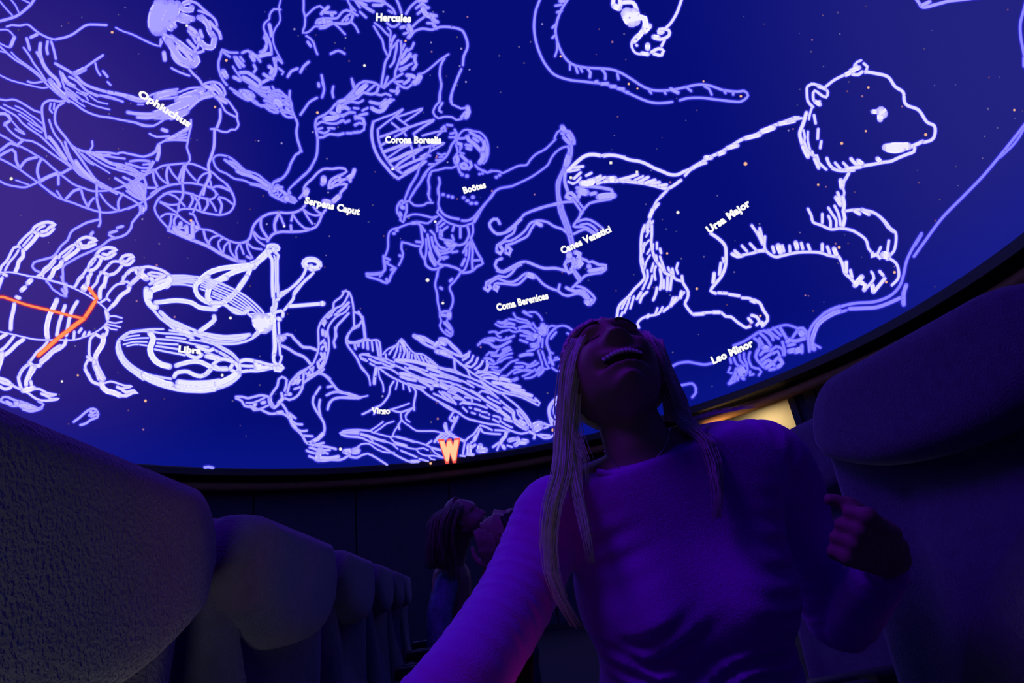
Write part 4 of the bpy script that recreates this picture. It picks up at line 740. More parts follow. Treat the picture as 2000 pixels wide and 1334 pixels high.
for key, s in FIG.items():
    nm, lab, cc = LINE[key]
    core = rgb(*cc); core = (core[0], core[1], 2.6)
    hot = (min(1, core[0] * 1.25 + 0.06), min(1, core[1] * 1.25 + 0.06), 3.0)
    edge = rgb(cc[0] * 0.78, cc[1] * 0.76, 250) if key != 'scl' else rgb(250, 90, 70)
    if key == 'scl': core = rgb(*cc); hot = core
    halo = rgb(52, 50, 222) if key != 'scl' else rgb(190, 30, 70)
    V1, F1, C1 = [], [], []; V2, F2, C2 = [], [], []
    for st in s.split(';'):
        v = [int(t) for t in st.split()]
        wd = v[0]; pts = [(v[i], v[i + 1]) for i in range(1, len(v) - 1, 2)]
        if len(pts) > 1 and pts[0] == pts[1]: pts = pts[1:]
        if len(pts) == 1: pts = [pts[0], (pts[0][0] + 1, pts[0][1])]
        pts = catmull(pts, 5.0)
        nstroke += 1
        off = 0.016 + 0.00002 * nstroke
        hw = wd * 0.5 * 0.86
        cmid = tuple(a + (b - a) * min(1, max(0, (wd - 6) / 8)) for a, b in zip(core, hot))
        k = max(0.3, hw - 1.1)
        if wd >= 11 and key != 'scl': cmid = tuple(a * (.66 if key in ('oph', 'vir') else .9) for a in cmid[:2]) + (2.2,)
        strip(V1, F1, C1, pts, (-hw, -k * .8, k * .8, hw), [(*edge, 1), (*cmid, 1), (*cmid, 1), (*edge, 1)], off)
        if wd >= 11 and key != 'scl':
            # broad brush areas: separate streaks over a slightly deeper ground
            for q in range(max(2, round(wd / 4.5))):
                n_ = max(2, round(wd / 4.5)); o_ = (q - (n_ - 1) / 2) * (wd - 3.5) / n_
                a_ = random.randint(0, max(0, len(pts) // 4)); b_ = len(pts) - random.randint(0, max(0, len(pts) // 4))
                sub = pts[a_:b_]
                if len(sub) < 2: continue
                sub = [(x + random.uniform(-.4, .4), y + random.uniform(-.4, .4)) for x, y in sub]
                hh = 1.55
                dk = cmid
                strip(V1, F1, C1, sub, (o_ - hh - .5, o_ - hh, o_ + hh, o_ + hh + .5), [(*dk, 1), (*hot, 1), (*hot, 1), (*dk, 1)], off + 0.00001)
        hr = hw + 3.2
        oh = 0.004 + 0.000005 * nstroke
        strip(V2, F2, C2, pts, (-hr, -hw + 0.4, 0, hw - 0.4, hr), [(*halo, 0), (*halo, .85), (*halo, .85), (*halo, .85), (*halo, 0)], oh)
        for a, b in ((pts[1], pts[0]), (pts[-2], pts[-1])):
            an = math.atan2(b[1] - a[1], b[0] - a[0])
            cap(V1, F1, C1, b, an, hw, (*cmid, 1), (*edge, 1), off + 0.000008)
            hcap(V2, F2, C2, b, an, hw - 0.4, hr, (*halo, .85), (*halo, 0), oh)
    o = colored(nm, V1, F1, C1, M_core, dome, label=lab, kind='stuff')
    g = colored('line_glow', V2, F2, C2, M_halo, o, kind='stuff')

# stars
STARS = [(219,63,3,0),(365,50,3,1),(442,118,3,0),(420,209,2.5,0),(22,349,3.5,1),(575,57,2.4,2),(675,74,1.8,2),(712,128,3,1),(792,80,2.5,0),
 (620,220,3,0),(611,258,2.2,2),(521,438,2.2,2),(555,442,2.6,1),(615,437,2,2),(641,376,2,2),(835,547,4,1),(865,592,3,1),(850,433,3,1),(767,330,3,1),
 (450,621,3.2,1),(434,733,3.2,1),(665,877,3.4,1),(841,905,2.8,0),(855,818,2.6,3),(747,774,2.4,2),(939,678,2.2,3),(1193,318,3.4,1),(1244,336,3.2,1),
 (1115,347,3.4,1),(1324,415,3.4,1),(1456,320,4,0),(1309,356,2.4,3),(1808,263,3.4,0),(1644,280,3.2,0),(1691,256,2.4,0),(1696,171,2.6,0),(1684,188,2.4,3),
 (1762,208,2.2,3),(1598,361,2.6,0),(1639,483,3.2,0),(1632,476,2.2,3),(1747,532,3,0),(1731,551,2.8,0),(1361,564,2.8,0),(1303,495,2.4,0),(1465,634,2.6,3),
 (1485,617,2.6,0),(1447,188,2.8,0),(1374,159,2.2,0),(1228,164,2.6,0),(1245,173,2.2,0),(1095,110,2.4,0),(1059,47,2.2,2),(1196,82,2.4,3),(1981,215,2.6,0),
 (284,783,3,0),(152,733,2.4,0),(121,745,2.6,1),(306,518,2.6,3),(373,431,3,0),(278,428,2.2,2),(267,588,2.4,3),(341,619,2.4,3),(1080,840,3.4,0),(961,373,2.4,3),
 (1116,260,2,3),(852,308,2.2,3),(910,160,2.2,2),(842,83,2,2),(843,101,2,3),(901,95,2.4,2),(913,33,2,3),(866,23,2,2),(917,136,2,2),(898,129,2,2),(280,839,2.2,3),
 (853,305,2,3),(874,317,2,2),(505,275,2,2),(550,280,2.2,2),(1044,380,2,3),(1613,365,1.8,3),(1540,255,2,2),(1549,252,1.8,3),(1586,78,2,3),(1573,577,2,3),(1579,578,1.6,3)]
SC = [rgb(255,190,150), rgb(255,250,240), rgb(150,140,205), rgb(165,110,150)]
V, Fc, C = [], [], []
def star(px, py, r, c):
    base = len(V); off = 0.052
    V.append(dome_hit(px, py, off)); C.append((*c, 1))
    for rr, al in ((r * .62, .95), (r * 1.15, 0)):
        for k in range(8):
            a = 2 * PI * k / 8
            V.append(dome_hit(px + rr * math.cos(a), py + rr * math.sin(a), off)); C.append((*c, al))
    for k in range(8):
        k2 = (k + 1) % 8
        Fc.append((base, base + 1 + k, base + 1 + k2)); Fc.append((base + 1 + k, base + 9 + k, base + 9 + k2, base + 1 + k2))
for x, y, r, c in STARS: star(x, y, r, SC[c])
for k in range(330):
    x, y = random.uniform(-60, 2060), random.uniform(-60, 900)
    if dome_hit(x, y).z < RIM_Z + 0.05: continue
    f = random.uniform(0.25, 0.6)
    star(x, y, random.uniform(1.2, 2.2), tuple(a * f for a in random.choice([SC[2], SC[3], SC[2], rgb(110, 120, 210)])))
colored('star_field', V, Fc, C, M_halo, dome, kind='stuff', label='scattered faint and bright star dots on the dome')

# lettering on the dome: text outlines turned into mesh and laid on the curved surface
M_white = emis('projected_white', rgb(255, 253, 250)); M_orange = emis('projected_orange', (1, 1, 1), 1.0, attr='Col')
def lettering(text, start, end, height, grow=0.02, color=None, nm='constellation_name', squash=1.0, material=None):
    cu = bpy.data.curves.new('t', 'FONT'); cu.body = text; cu.size = 1.0; cu.offset = grow * 1.9
    cu.space_character = 1.04; cu.resolution_u = 3
    to = bpy.data.objects.new('t', cu); col.objects.link(to)
    dg = bpy.context.evaluated_depsgraph_get(); dg.update()
    me = bpy.data.meshes.new_from_object(to.evaluated_get(dg))
    bpy.data.objects.remove(to)
    xs = [v.co.x for v in me.vertices]; x0, x1 = min(xs), max(xs)
    dx, dy = end[0] - start[0], end[1] - start[1]; L = math.hypot(dx, dy); ux, uy = dx / L, dy / L
    sx = L / (x1 - x0); sy = height / 0.70
    out = []
    for v in me.vertices:
        a = (v.co.x - x0) * sx; b = v.co.y * sy
        out.append(dome_hit(start[0] + ux * a + uy * b, start[1] + uy * a - ux * b, 0.062))
    fc = [tuple(p.vertices) for p in me.polygons]
    o = link_mesh(nm, out, fc, material or M_white, smooth=False, label='lettering reading ' + text)
    o.parent = dome
    return o
lettering('Hercules', (734, 40), (803, 43), 14, 0.03)
lettering('Ophiuchus', (268, 186), (369, 249), 13, 0.03)
lettering('Serpens Caput', (594, 397), (702, 420), 13, 0.03)
lettering('Corona Borealis', (752, 279), (862, 280), 13, 0.03)
lettering('Boötes', (906, 378), (950, 366), 12, 0.03)
lettering('Canes Venatici', (1098, 496), (1195, 452), 13, 0.03)
lettering('Coma Berenices', (971, 607), (1072, 583), 13, 0.03)
lettering('Ursa Major', (1385, 456), (1467, 400), 14, 0.03)
lettering('Leo Minor', (1393, 711), (1473, 675), 14, 0.03)
lettering('Virgo', (725, 807), (762, 808), 11, 0.03)
lettering('Libra', (348, 687), (393, 691), 12, 0.03)
ow = lettering('W', (861, 897), (899, 894), 31, 0.055, nm='compass_letter', material=emis('projected_orange', rgb(255, 206, 156)))
ow2 = lettering('W', (858, 899), (902, 896), 35, 0.075, nm='letter_outline', material=emis('projected_red', rgb(250, 92, 84)))
for v in ow2.data.vertices: v.co = DC + (Vector(v.co) - DC).normalized() * (DR - 0.058)
# ------------------------------------------------------------------ the room under the dome
WR = DR + 0.38
def wall_hit(px, py, R=WR):
    d = ray(px, py); o = CAM - DC
    a = d.x ** 2 + d.y ** 2; b = 2 * (o.x * d.x + o.y * d.y); c = o.x ** 2 + o.y ** 2 - R * R
    t = (-b + math.sqrt(b * b - 4 * a * c)) / (2 * a)
    return CAM + d * t
def az(p): return math.atan2(p.y - DC.y, p.x - DC.x)
def ring_section(name, sect, a0, a1, n, material, parent=None, kind=None, closed=True, label=None):
    """sweep a closed section [(radius, z)...] from azimuth a0 to a1"""
    V, Fc = [], []; m = len(sect)
    for i in range(n + 1):
        a = a0 + (a1 - a0) * i / n
        for r, z in sect: V.append((DC.x + r * math.cos(a), DC.y + r * math.sin(a), z))
    for i in range(n):
        for k in range(m):
            k2 = (k + 1) % m
            Fc.append((i * m + k, i * m + k2, (i + 1) * m + k2, (i + 1) * m + k))
    if abs(a1 - a0) < 2 * PI - 1e-3:
        Fc.append(tuple(range(m))[::-1]); Fc.append(tuple(n * m + k for k in range(m)))
    return link_mesh(name, V, Fc, material, parent=parent, smooth=False, kind=kind, label=label)
# floor disc
V = [(DC.x, DC.y, 0)] + [(DC.x + (WR + .1) * math.cos(2 * PI * i / 96), DC.y + (WR + .1) * math.sin(2 * PI * i / 96), 0) for i in range(96)]
link_mesh('floor', V, [(0, 1 + i, 1 + (i + 1) % 96) for i in range(96)], M_floor, smooth=False, kind='structure', label='dark carpet under the seats')
# dome edge ring, soffit, rail
ring_section('trim_1', [(DR - .02, RIM_Z - .10), (DR + .03, RIM_Z - .10), (DR + .03, RIM_Z + .02), (DR - .006, RIM_Z + .02), (DR - .02, RIM_Z)], 0, 2 * PI, 160, M_cove, kind='structure', label='black metal ring along the lower edge of the dome')
ring_section('trim_2', [(DR + .03, RIM_Z - .06), (WR + .05, RIM_Z - .16), (WR + .05, RIM_Z - .02), (DR + .03, RIM_Z + .02)], 0, 2 * PI, 160, M_cove, kind='structure', label='dark soffit between dome ring and wall')
rail = [(DR + .17 + .06 * math.cos(2 * PI * k / 12), RIM_Z - .25 + .075 * math.sin(2 * PI * k / 12)) for k in range(12)]
o = ring_section('trim_3', rail, 0, 2 * PI, 160, M_wood, kind='structure', label='brown rounded wooden rail below the dome ring')
o.data.polygons.foreach_set('use_smooth', [True] * len(o.data.polygons))
# doorway in the wall at the right
DO_R = az(wall_hit(1546, 790)); DO_L = DO_R + 0.30
DOOR_Z = wall_hit(1530, 772).z
wallo = empty('wall_front', label=None); wallo['kind'] = 'structure'; wallo['label'] = 'curved dark blue fabric panelled wall below the dome'
NP = 22
seam = az(wall_hit(880, 1000))
step = 2 * PI / NP
for i in range(NP):
    a0 = seam + i * step; a1 = a0 + step
    def seg(a0, a1, z0, z1, nm='wall_panel', pr=wallo):
        g = 0.0022
        ring_section(nm, [(WR, z0), (WR + .06, z0), (WR + .06, z1), (WR, z1)], a0 + g, a1 - g, max(2, int((a1 - a0) / .05)), M_wallm, parent=pr)
    def norm(a): return (a - DO_R) % (2 * PI)
    s0, s1 = norm(a0), norm(a0) + step
    w0, w1 = 0.0, 0.30
    # cut the opening (0..0.30 past DO_R) out of this panel
    for sh in (0, 2 * PI):
        lo, hi = max(s0, w0 + sh), min(s1, w1 + sh)
        if lo < hi: break
    else:
        seg(a0, a1, 0.12, RIM_Z - .10); continue
    base = a0 - s0
    if lo - s0 > .01: seg(a0, base + lo, 0.12, RIM_Z - .10)
    if s1 - hi > .01: seg(base + hi, a1, 0.12, RIM_Z - .10)
    seg(base + lo, base + hi, DOOR_Z + .08, RIM_Z - .10, 'header_panel')
ring_section('wall_backing', [(WR + .065, 0), (WR + .12, 0), (WR + .12, RIM_Z), (WR + .065, RIM_Z)], DO_L + .01, DO_R - .01 + 2 * PI, 150, M_shell, parent=wallo)
ring_section('baseboard_front', [(WR - .02, 0), (WR + .06, 0), (WR + .06, .12), (WR - .02, .12)], DO_L + .015, DO_R - .015 + 2 * PI, 120, M_shell, kind='structure', label='black baseboard at the foot of the curved wall')
# door frame
fr = empty('door_1'); fr['kind'] = 'structure'; fr['label'] = 'open doorway with dark blue frame and lit tan passage beyond'
def jamb(a, w=.018):
    return ring_section('jamb', [(WR - .05, 0), (WR + .14, 0), (WR + .14, DOOR_Z + .08), (WR - .05, DOOR_Z + .08)], a - w / 2, a + w / 2, 2, M_wallm, parent=fr)
jamb(DO_R - .007); jamb(DO_L + .007)
ring_section('lintel', [(WR - .05, DOOR_Z), (WR + .14, DOOR_Z), (WR + .14, DOOR_Z + .08), (WR - .05, DOOR_Z + .08)], DO_R, DO_L, 6, M_wallm, parent=fr)
# passage behind the door
pas = empty('wall_passage'); pas['kind'] = 'structure'; pas['label'] = 'tan plaster passage wall seen through the doorway'
ring_section('plaster_wall', [(WR + 1.15, 0), (WR + 1.2, 0), (WR + 1.2, 3.3), (WR + 1.15, 3.3)], DO_R - .16, DO_L + .12, 12, M_tan, parent=pas)
ring_section('passage_ceiling', [(WR + .13, 3.3), (WR + 1.2, 3.3), (WR + 1.2, 3.35), (WR + .13, 3.35)], DO_R - .16, DO_L + .12, 8, M_tan, parent=pas)
ring_section('passage_floor', [(WR + .1, -.05), (WR + 1.2, -.05), (WR + 1.2, 0), (WR + .1, 0)], DO_R - .16, DO_L + .12, 8, M_floor, parent=pas)
ring_section('passage_side', [(WR + .13, 0), (WR + 1.15, 0), (WR + 1.15, 3.3), (WR + .13, 3.3)], DO_R - .17, DO_R - .16, 1, M_tan, parent=pas)
ring_section('passage_side', [(WR + .13, 0), (WR + 1.15, 0), (WR + 1.15, 3.3), (WR + .13, 3.3)], DO_L + .12, DO_L + .13, 1, M_tan, parent=pas)
am = (DO_R + DO_L) / 2
area('passage_lamp', (DC.x + (WR + .6) * math.cos(am), DC.y + (WR + .6) * math.sin(am), 3.1),
     (DC.x + (WR + 1.0) * math.cos(am), DC.y + (WR + 1.0) * math.sin(am), 0.5), 0.5, 11.0, (1.0, 0.84, 0.56))
# added warm fill, no fixture, standing in for doorway light on the wooden rail
wl = wall_hit(1440, 800)
adir = az(wl)
lampp = (DC.x + (DR - .02) * math.cos(adir + .10), DC.y + (DR - .02) * math.sin(adir + .10), RIM_Z - .75)
area('rail_fill', lampp, (DC.x + (DR + .16) * math.cos(adir + .02), DC.y + (DR + .16) * math.sin(adir + .02), RIM_Z - .25), 0.10, 2.2, (1.0, .6, .25), None, 80)

# ------------------------------------------------------------------ seats
ROWA = math.radians(9.3)
RU = Vector((-math.sin(ROWA), math.cos(ROWA), 0)); RW = Vector((math.cos(ROWA), math.sin(ROWA), 0))
def G(al, la, z=0.0): return Vector((CAM.x, CAM.y, 0)) + RU * al + RW * la + Vector((0, 0, z))
def outline(hw_top, hw_bot, z0, z1, n=60, rt=.075, rb=.05, taper=.7):
    """closed outline (y,z): rounded rectangle, narrower towards the bottom"""
    pts = []
    def hw(z):
        f = (z - z0) / (z1 - z0)
        return hw_bot + (hw_top - hw_bot) * min(1, f / taper) ** .8
    m = n // 4
    H, B = (z1 - z0) / 2, 1.0
    for q, (sy, sz, r) in enumerate(((1, 1, rt), (-1, 1, rt), (-1, -1, rb), (1, -1, rb))):
        for k in range(m):
            a = PI / 2 * (q + k / (m - 1))
            z = (z1 - r if sz > 0 else z0 + r) + r * math.sin(a)
            y = sy * (hw(z) - r) + r * math.cos(a)
            pts.append((y, z))
    return pts
def pad(name, ol, front, back, bulge, material, parent, label=None):
    """upholstered slab: x is the thickness axis, the front faces +x"""
    V, Fc = [], []; n = len(ol)
    cy = sum(p[0] for p in ol) / n; cz = sum(p[1] for p in ol) / n
    rings = [(0.0, back * .55 + front * .45), (.015, front - .014), (.05, front - .004), (.12, front), (.3, front), (.5, front), (.7, front), (.86, front)]
    def put(sc, x, b):
        for y, z in ol:
            yy, zz = cy + (y - cy) * (1 - sc), cz + (z - cz) * (1 - sc)
            V.append((x + (b(yy, zz) * min(1, sc * 5) if b else 0), yy, zz))
    for sc, x in rings: put(sc, x, bulge)
    V.append((front + bulge(cy, cz), cy, cz)); cF = len(V) - 1
    m = len(rings)
    for j in range(m - 1):
        for k in range(n):
            k2 = (k + 1) % n
            Fc.append((j * n + k, j * n + k2, (j + 1) * n + k2, (j + 1) * n + k))
    for k in range(n): Fc.append(((m - 1) * n + k, (m - 1) * n + (k + 1) % n, cF))
    b0 = len(V)
    for sc, x in ((.015, back + .012), (.05, back + .002), (.4, back), (.8, back)): put(sc, x, None)
    V.append((back, cy, cz)); cB = len(V) - 1
    for k in range(n): Fc.append((k, b0 + k, b0 + (k + 1) % n, (k + 1) % n))
    for j in range(3):
        for k in range(n):
            k2 = (k + 1) % n
            Fc.append((b0 + j * n + k, b0 + (j + 1) * n + k, b0 + (j + 1) * n + k2, b0 + j * n + k2))
    for k in range(n): Fc.append((b0 + 3 * n + k, cB, b0 + 3 * n + (k + 1) % n))
    return link_mesh(name, V, Fc, material, parent=parent, label=label)
def rbox(name, x0, x1, y0, y1, z0, z1, r, material, parent):
    bm = bmesh.new(); bmesh.ops.create_cube(bm, size=1)
    for v in bm.verts:
        v.co = Vector(((x0 + x1) / 2 + v.co.x * (x1 - x0), (y0 + y1) / 2 + v.co.y * (y1 - y0), (z0 + z1) / 2 + v.co.z * (z1 - z0)))
    bmesh.ops.bevel(bm, geom=bm.edges[:], offset=r, segments=4, affect='EDGES', profile=.6)
    return bm_obj(name, bm, material, parent)
def tilt(o, ang, pivot_z):
    """recline the mesh about a horizontal axis at pivot_z"""
    c, s = math.cos(ang), math.sin(ang)
    for v in o.data.vertices:
        x, z = v.co.x, v.co.z - pivot_z
        v.co.x = x * c - z * s; v.co.z = pivot_z + x * s + z * c
def make_seat(label, top=1.0, hw=.284, hwb=.17, recline=0.02, cushion=True, group='theatre seats', head_drop=.16, rt=.06):
    t = empty('theater_seat', label=label, cat='seat', group=group)
    def bul(y, z):
        q = (top - z)
        b = .030 * math.exp(-((q - .10) / .08) ** 2) - .045 * math.exp(-((q - head_drop - .03) / .05) ** 2) + .035 * math.exp(-((q - .42) / .12) ** 2)
        return b * max(0, 1 - (y / hw) ** 2) + .018 * (y / hw) ** 4
    b = pad('backrest', outline(hw, hwb, .40, top - .006, rt=rt), 0.0, -.11, bul, M_seat, t)
    # headrest pad with a rounded lower edge
    ho = []
    wt = hw - .010; zb = top - head_drop
    for k in range(15):
        a = PI / 2 * k / 14; ho.append((wt - rt + rt * math.cos(a), top - .008 - rt + rt * math.sin(a)))
    for k in range(15):
        a = PI / 2 + PI / 2 * k / 14; ho.append((-wt + rt + rt * math.cos(a), top - .008 - rt + rt * math.sin(a)))
    for k in range(20):
        u = -1 + 2 * (k + .5) / 20; ho.append((u * (wt - .004), zb + .06 * abs(u) ** 2.4))
    h = pad('headrest', ho, .030, -.02, lambda y, z: .020 * max(0, 1 - (y / hw) ** 2) + .02 * (y / hw) ** 4, M_seat, t)
    V, Fc = [], []
    ol = outline(hw + .001, hwb + .001, .399, top - .005, rt=rt)
    pts = [Vector((-.045, y, z)) for y, z in ol]; pts.append(pts[0]); pts.append(pts[1])
    tube_into(V, Fc, pts, [.0045] * len(pts), 6)
    pp = link_mesh('piping', V, Fc, M_seatpipe, parent=t)
    sh = pad('back_shell', [(y * .93, .41 + (z - .41) * .97) for y, z in outline(hw, hwb, .41, top - .02)], -.10, -.125, lambda y, z: 0, M_shell, t)
    for o in (b, h, pp, sh): tilt(o, recline, .42)
    if cushion:
        rbox('seat_cushion', .01, .43, -.215, .215, .36, .47, .035, M_seat, t)
        rbox('seat_pan', .03, .41, -.20, .20, .335, .365, .008, M_shell, t)
    for s in (-1, 1):
        a = rbox('armrest', .02, .36, s * .262 - .024, s * .262 + .024, .60, .64, .014, M_shell, t)
        rbox('arm_support', .06, .16, s * .262 - .012, s * .262 + .012, .0, .605, .005, M_metal, t)
    rbox('pedestal', .08, .30, -.05, .05, .01, .34, .01, M_metal, t)
    rbox('foot_plate', .03, .36, -.09, .09, .0, .014, .004, M_metal, t)
    return t
def dup(root, label=None, group=None):
    r = root.copy(); col.objects.link(r)
    for ch in list(root.children):
        c = ch.copy(); col.objects.link(c); c.parent = r
    if label: r['label'] = label
    if group: r['group'] = group
    return r
def place(t, al, la, face_right):
    t.location = G(al, la); t.rotation_euler = (0, 0, ROWA + (0 if face_right else PI))
S0 = make_seat('dark theatre seat filling the lower left corner, nearest of the left row', top=.990)
place(S0, .312, -.226, True)
labs = ['dark theatre seat second of the left row with blue-lit rounded headrest', 'third dark seat of the left row, small rounded top', 'fourth dark seat of the left row, small rounded top behind the third', 'fifth dark seat of the left row, thin sliver near the girl', 'sixth dark seat of the left row, thin sliver near the girl']
for k, lb in enumerate(labs):
    s = dup(S0, lb); place(s, .312 + .605 * (k + 1), -.226, True)
R1 = make_seat('large blue-lit theatre seat at the right edge, nearest of the right row', top=1.165, hw=.285, hwb=.262, recline=.08, head_drop=.20, rt=.11)
place(R1, .785, .735, False)
R2 = dup(R1, 'dark seat behind the woman in the magenta top, second of the right row'); place(R2, 1.375, .92, False)
# ------------------------------------------------------------------ people
def sphere_into(V, Fc, c, r, seg=14, rings=8, sq=(1, 1, 1), M=None):
    base = len(V)
    for j in range(rings + 1):
        th = PI * j / rings
        for i in range(seg):
            a = 2 * PI * i / seg
            p = Vector((r * sq[0] * math.sin(th) * math.cos(a), r * sq[1] * math.sin(th) * math.sin(a), r * sq[2] * math.cos(th)))
            if M: p = M @ p
            V.append(c + p)
    for j in range(rings):
        for i in range(seg):
            i2 = (i + 1) % seg
            Fc.append((base + j * seg + i, base + (j + 1) * seg + i, base + (j + 1) * seg + i2, base + j * seg + i2))
def limb_into(V, Fc, pts, radii, sides=16):
    tube_into(V, Fc, pts, radii, sides)
    for p, r in zip(pts, radii): sphere_into(V, Fc, p, r * .995)
def g2(x, z, cx, cz, sx, sz): return math.exp(-((x - cx) / sx) ** 2 - ((z - cz) / sz) ** 2)
def head_point(th, ph, smile=True):
    """th polar from the crown, ph around; +y is the face"""
    x = math.sin(th) * math.sin(ph); y = math.sin(th) * math.cos(ph); z = math.cos(th)
    front = max(0, y)
    X, Y, Z = x * .073, y * .096, z * .116
    # jaw taper
    if Z < 0:
        f = -Z / .116
        X *= 1 - .34 * f ** 1.6
        if y > 0: Y = Y * (1 + .10 * f) + .012 * f * front
        else: Y *= 1 - .45 * f
        # the lower face keeps its depth
        Y += .020 * f * f
    if y < 0: Y *= 1.05
    # chin
    Y += .020 * g2(X, Z, 0, -.102, .024, .018) * (front > 0)
    if Z < -.07 and y < .55: Z += .012 * min(1, (-Z - .07) / .03) * (1 - max(0, y) / .55)   # hollow under the jaw
    if front > 0.05:
        k = min(1, front * 2.2)
        # flatter face plane
        Y -= .010 * k * g2(X, Z, 0, 0.0, .05, .09)
        Y += .006 * k * g2(X, Z, 0, .052, .05, .018)          # brow and forehead
        for s in (-1, 1):
            Y -= .021 * k * g2(X, Z, s * .031, .024, .019, .013)   # eye sockets
            Y += .008 * k * g2(X, Z, s * .031, .021, .012, .007)   # closed lids
            Y += .007 * k * g2(X, Z, s * .032, .041, .020, .007)   # brows
            Y += .014 * k * g2(X, Z, s * .041, -.024, .020, .018)  # cheeks
            Y -= .005 * k * g2(X, Z, s * .036, -.055, .006, .020)  # smile folds
        # nose: bridge and tip
        if -.035 < Z < .045:
            t = (.045 - Z) / .072
            wd = .007 + .009 * max(0, t)
            hgt = .004 + .027 * max(0, min(1, t)) ** 1.3
            cut = 1 if Z > -.022 else max(0, 1 - ((-.022 - Z) / .011)) 
            Y += k * hgt * math.exp(-(X / wd) ** 2) * cut
            for s in (-1, 1): Y += .009 * k * g2(X, Z, s * .014, -.020, .007, .008)   # nostrils' wings
        # mouth: lips
        arc = -.060 + (.006 * (X / .03) ** 2 if smile else 0)
        for dz, a in ((.010, .0065), (-.013, .0075)):
            Y += a * k * math.exp(-((Z - arc - dz) / .0055) ** 2) * math.exp(-(X / .036) ** 4)
        if smile: Y -= .024 * k * math.exp(-((Z - arc + .001) / .0065) ** 2) * math.exp(-(X / .034) ** 6)
        Y -= .006 * k * g2(X, Z, 0, -.084, .025, .007)
    return Vector((X, Y, Z))
def head_into(V, Fc, M, smile=True, n=110, m=84, ears=True):
    base = len(V)
    for j in range(m + 1):
        th = PI * (j + .001) / (m + .002)
        for i in range(n):
            V.append(M @ head_point(th, 2 * PI * i / n, smile))
    for j in range(m):
        for i in range(n):
            i2 = (i + 1) % n
            Fc.append((base + j * n + i, base + j * n + i2, base + (j + 1) * n + i2, base + (j + 1) * n + i))
    if ears:
        for s in (-1, 1):
            R3 = M.to_3x3()
            for k in range(14):
                a = PI * (-.55 + 1.5 * k / 13)
                c = Vector((s * (.074 + .006 * math.cos(a) * -1), -.008 - .014 * math.cos(a) , .002 + .028 * math.sin(a)))
                sphere_into(V, Fc, M @ c, .0048, 8, 5)
            sphere_into(V, Fc, M @ Vector((s * .070, -.008, .0)), .016, 10, 6, (.35, .8, 1.3), R3)
            sphere_into(V, Fc, M @ Vector((s * .071, .002, -.030)), .007, 8, 5)
def frame_matrix(c, face, top):
    y = face.normalized(); z = (top - y * top.dot(y)).normalized(); x = y.cross(z)
    m = Matrix((x, y, z)).transposed().to_4x4(); m.translation = c
    return m
def remesh(o, vox, smooth_it=2):
    md = o.modifiers.new('remesh', 'REMESH'); md.mode = 'VOXEL'; md.voxel_size = vox; md.use_smooth_shade = True
    if smooth_it:
        s = o.modifiers.new('smooth', 'SMOOTH'); s.factor = .5; s.iterations = smooth_it
    return o
def CV(r, u, t): return (Rt * r + Up * u - Fw * t)      # camera-relative direction: right, up, toward the camera
def person(label, loc):
    return empty('person', loc, label=label, cat='person')
def adopt(o, root):
    """the meshes are made in world coordinates; root has only a translation"""
    o.parent = root; o.matrix_parent_inverse = Matrix.Translation(-root.location)
    return o

# ---- the woman in the magenta top
hips = P(1375, 1470, .76)
w1 = person('woman in a long sleeved magenta top laughing with head thrown back, long blonde hair', Vector((hips.x, hips.y, 0)))
hc = P(1200, 737, .975)
M1 = frame_matrix(hc, CV(-.13, .80, .58), CV(-.12, .58, -.80)) @ Matrix.Diagonal((1.06, 1.03, 1.03, 1))
V, Fc = [], []
head_into(V, Fc, M1)
# neck and throat
limb_into(V, Fc, [P(1214, 778, .985), P(1226, 820, .955), P(1246, 870, .93), P(1262, 915, .93)], [.050, .052, .056, .068], 24)
# collarbones and upper chest
limb_into(V, Fc, [P(1135, 975, .92), P(1240, 945, .93), P(1330, 905, .94), P(1450, 880, .94)], [.045, .062, .062, .045], 20)
# torso core under the clothes
limb_into(V, Fc, [P(1270, 960, .93), P(1320, 1120, .92), P(1350, 1280, .87), hips + Fw * .06], [.075, .08, .08, .08], 20)
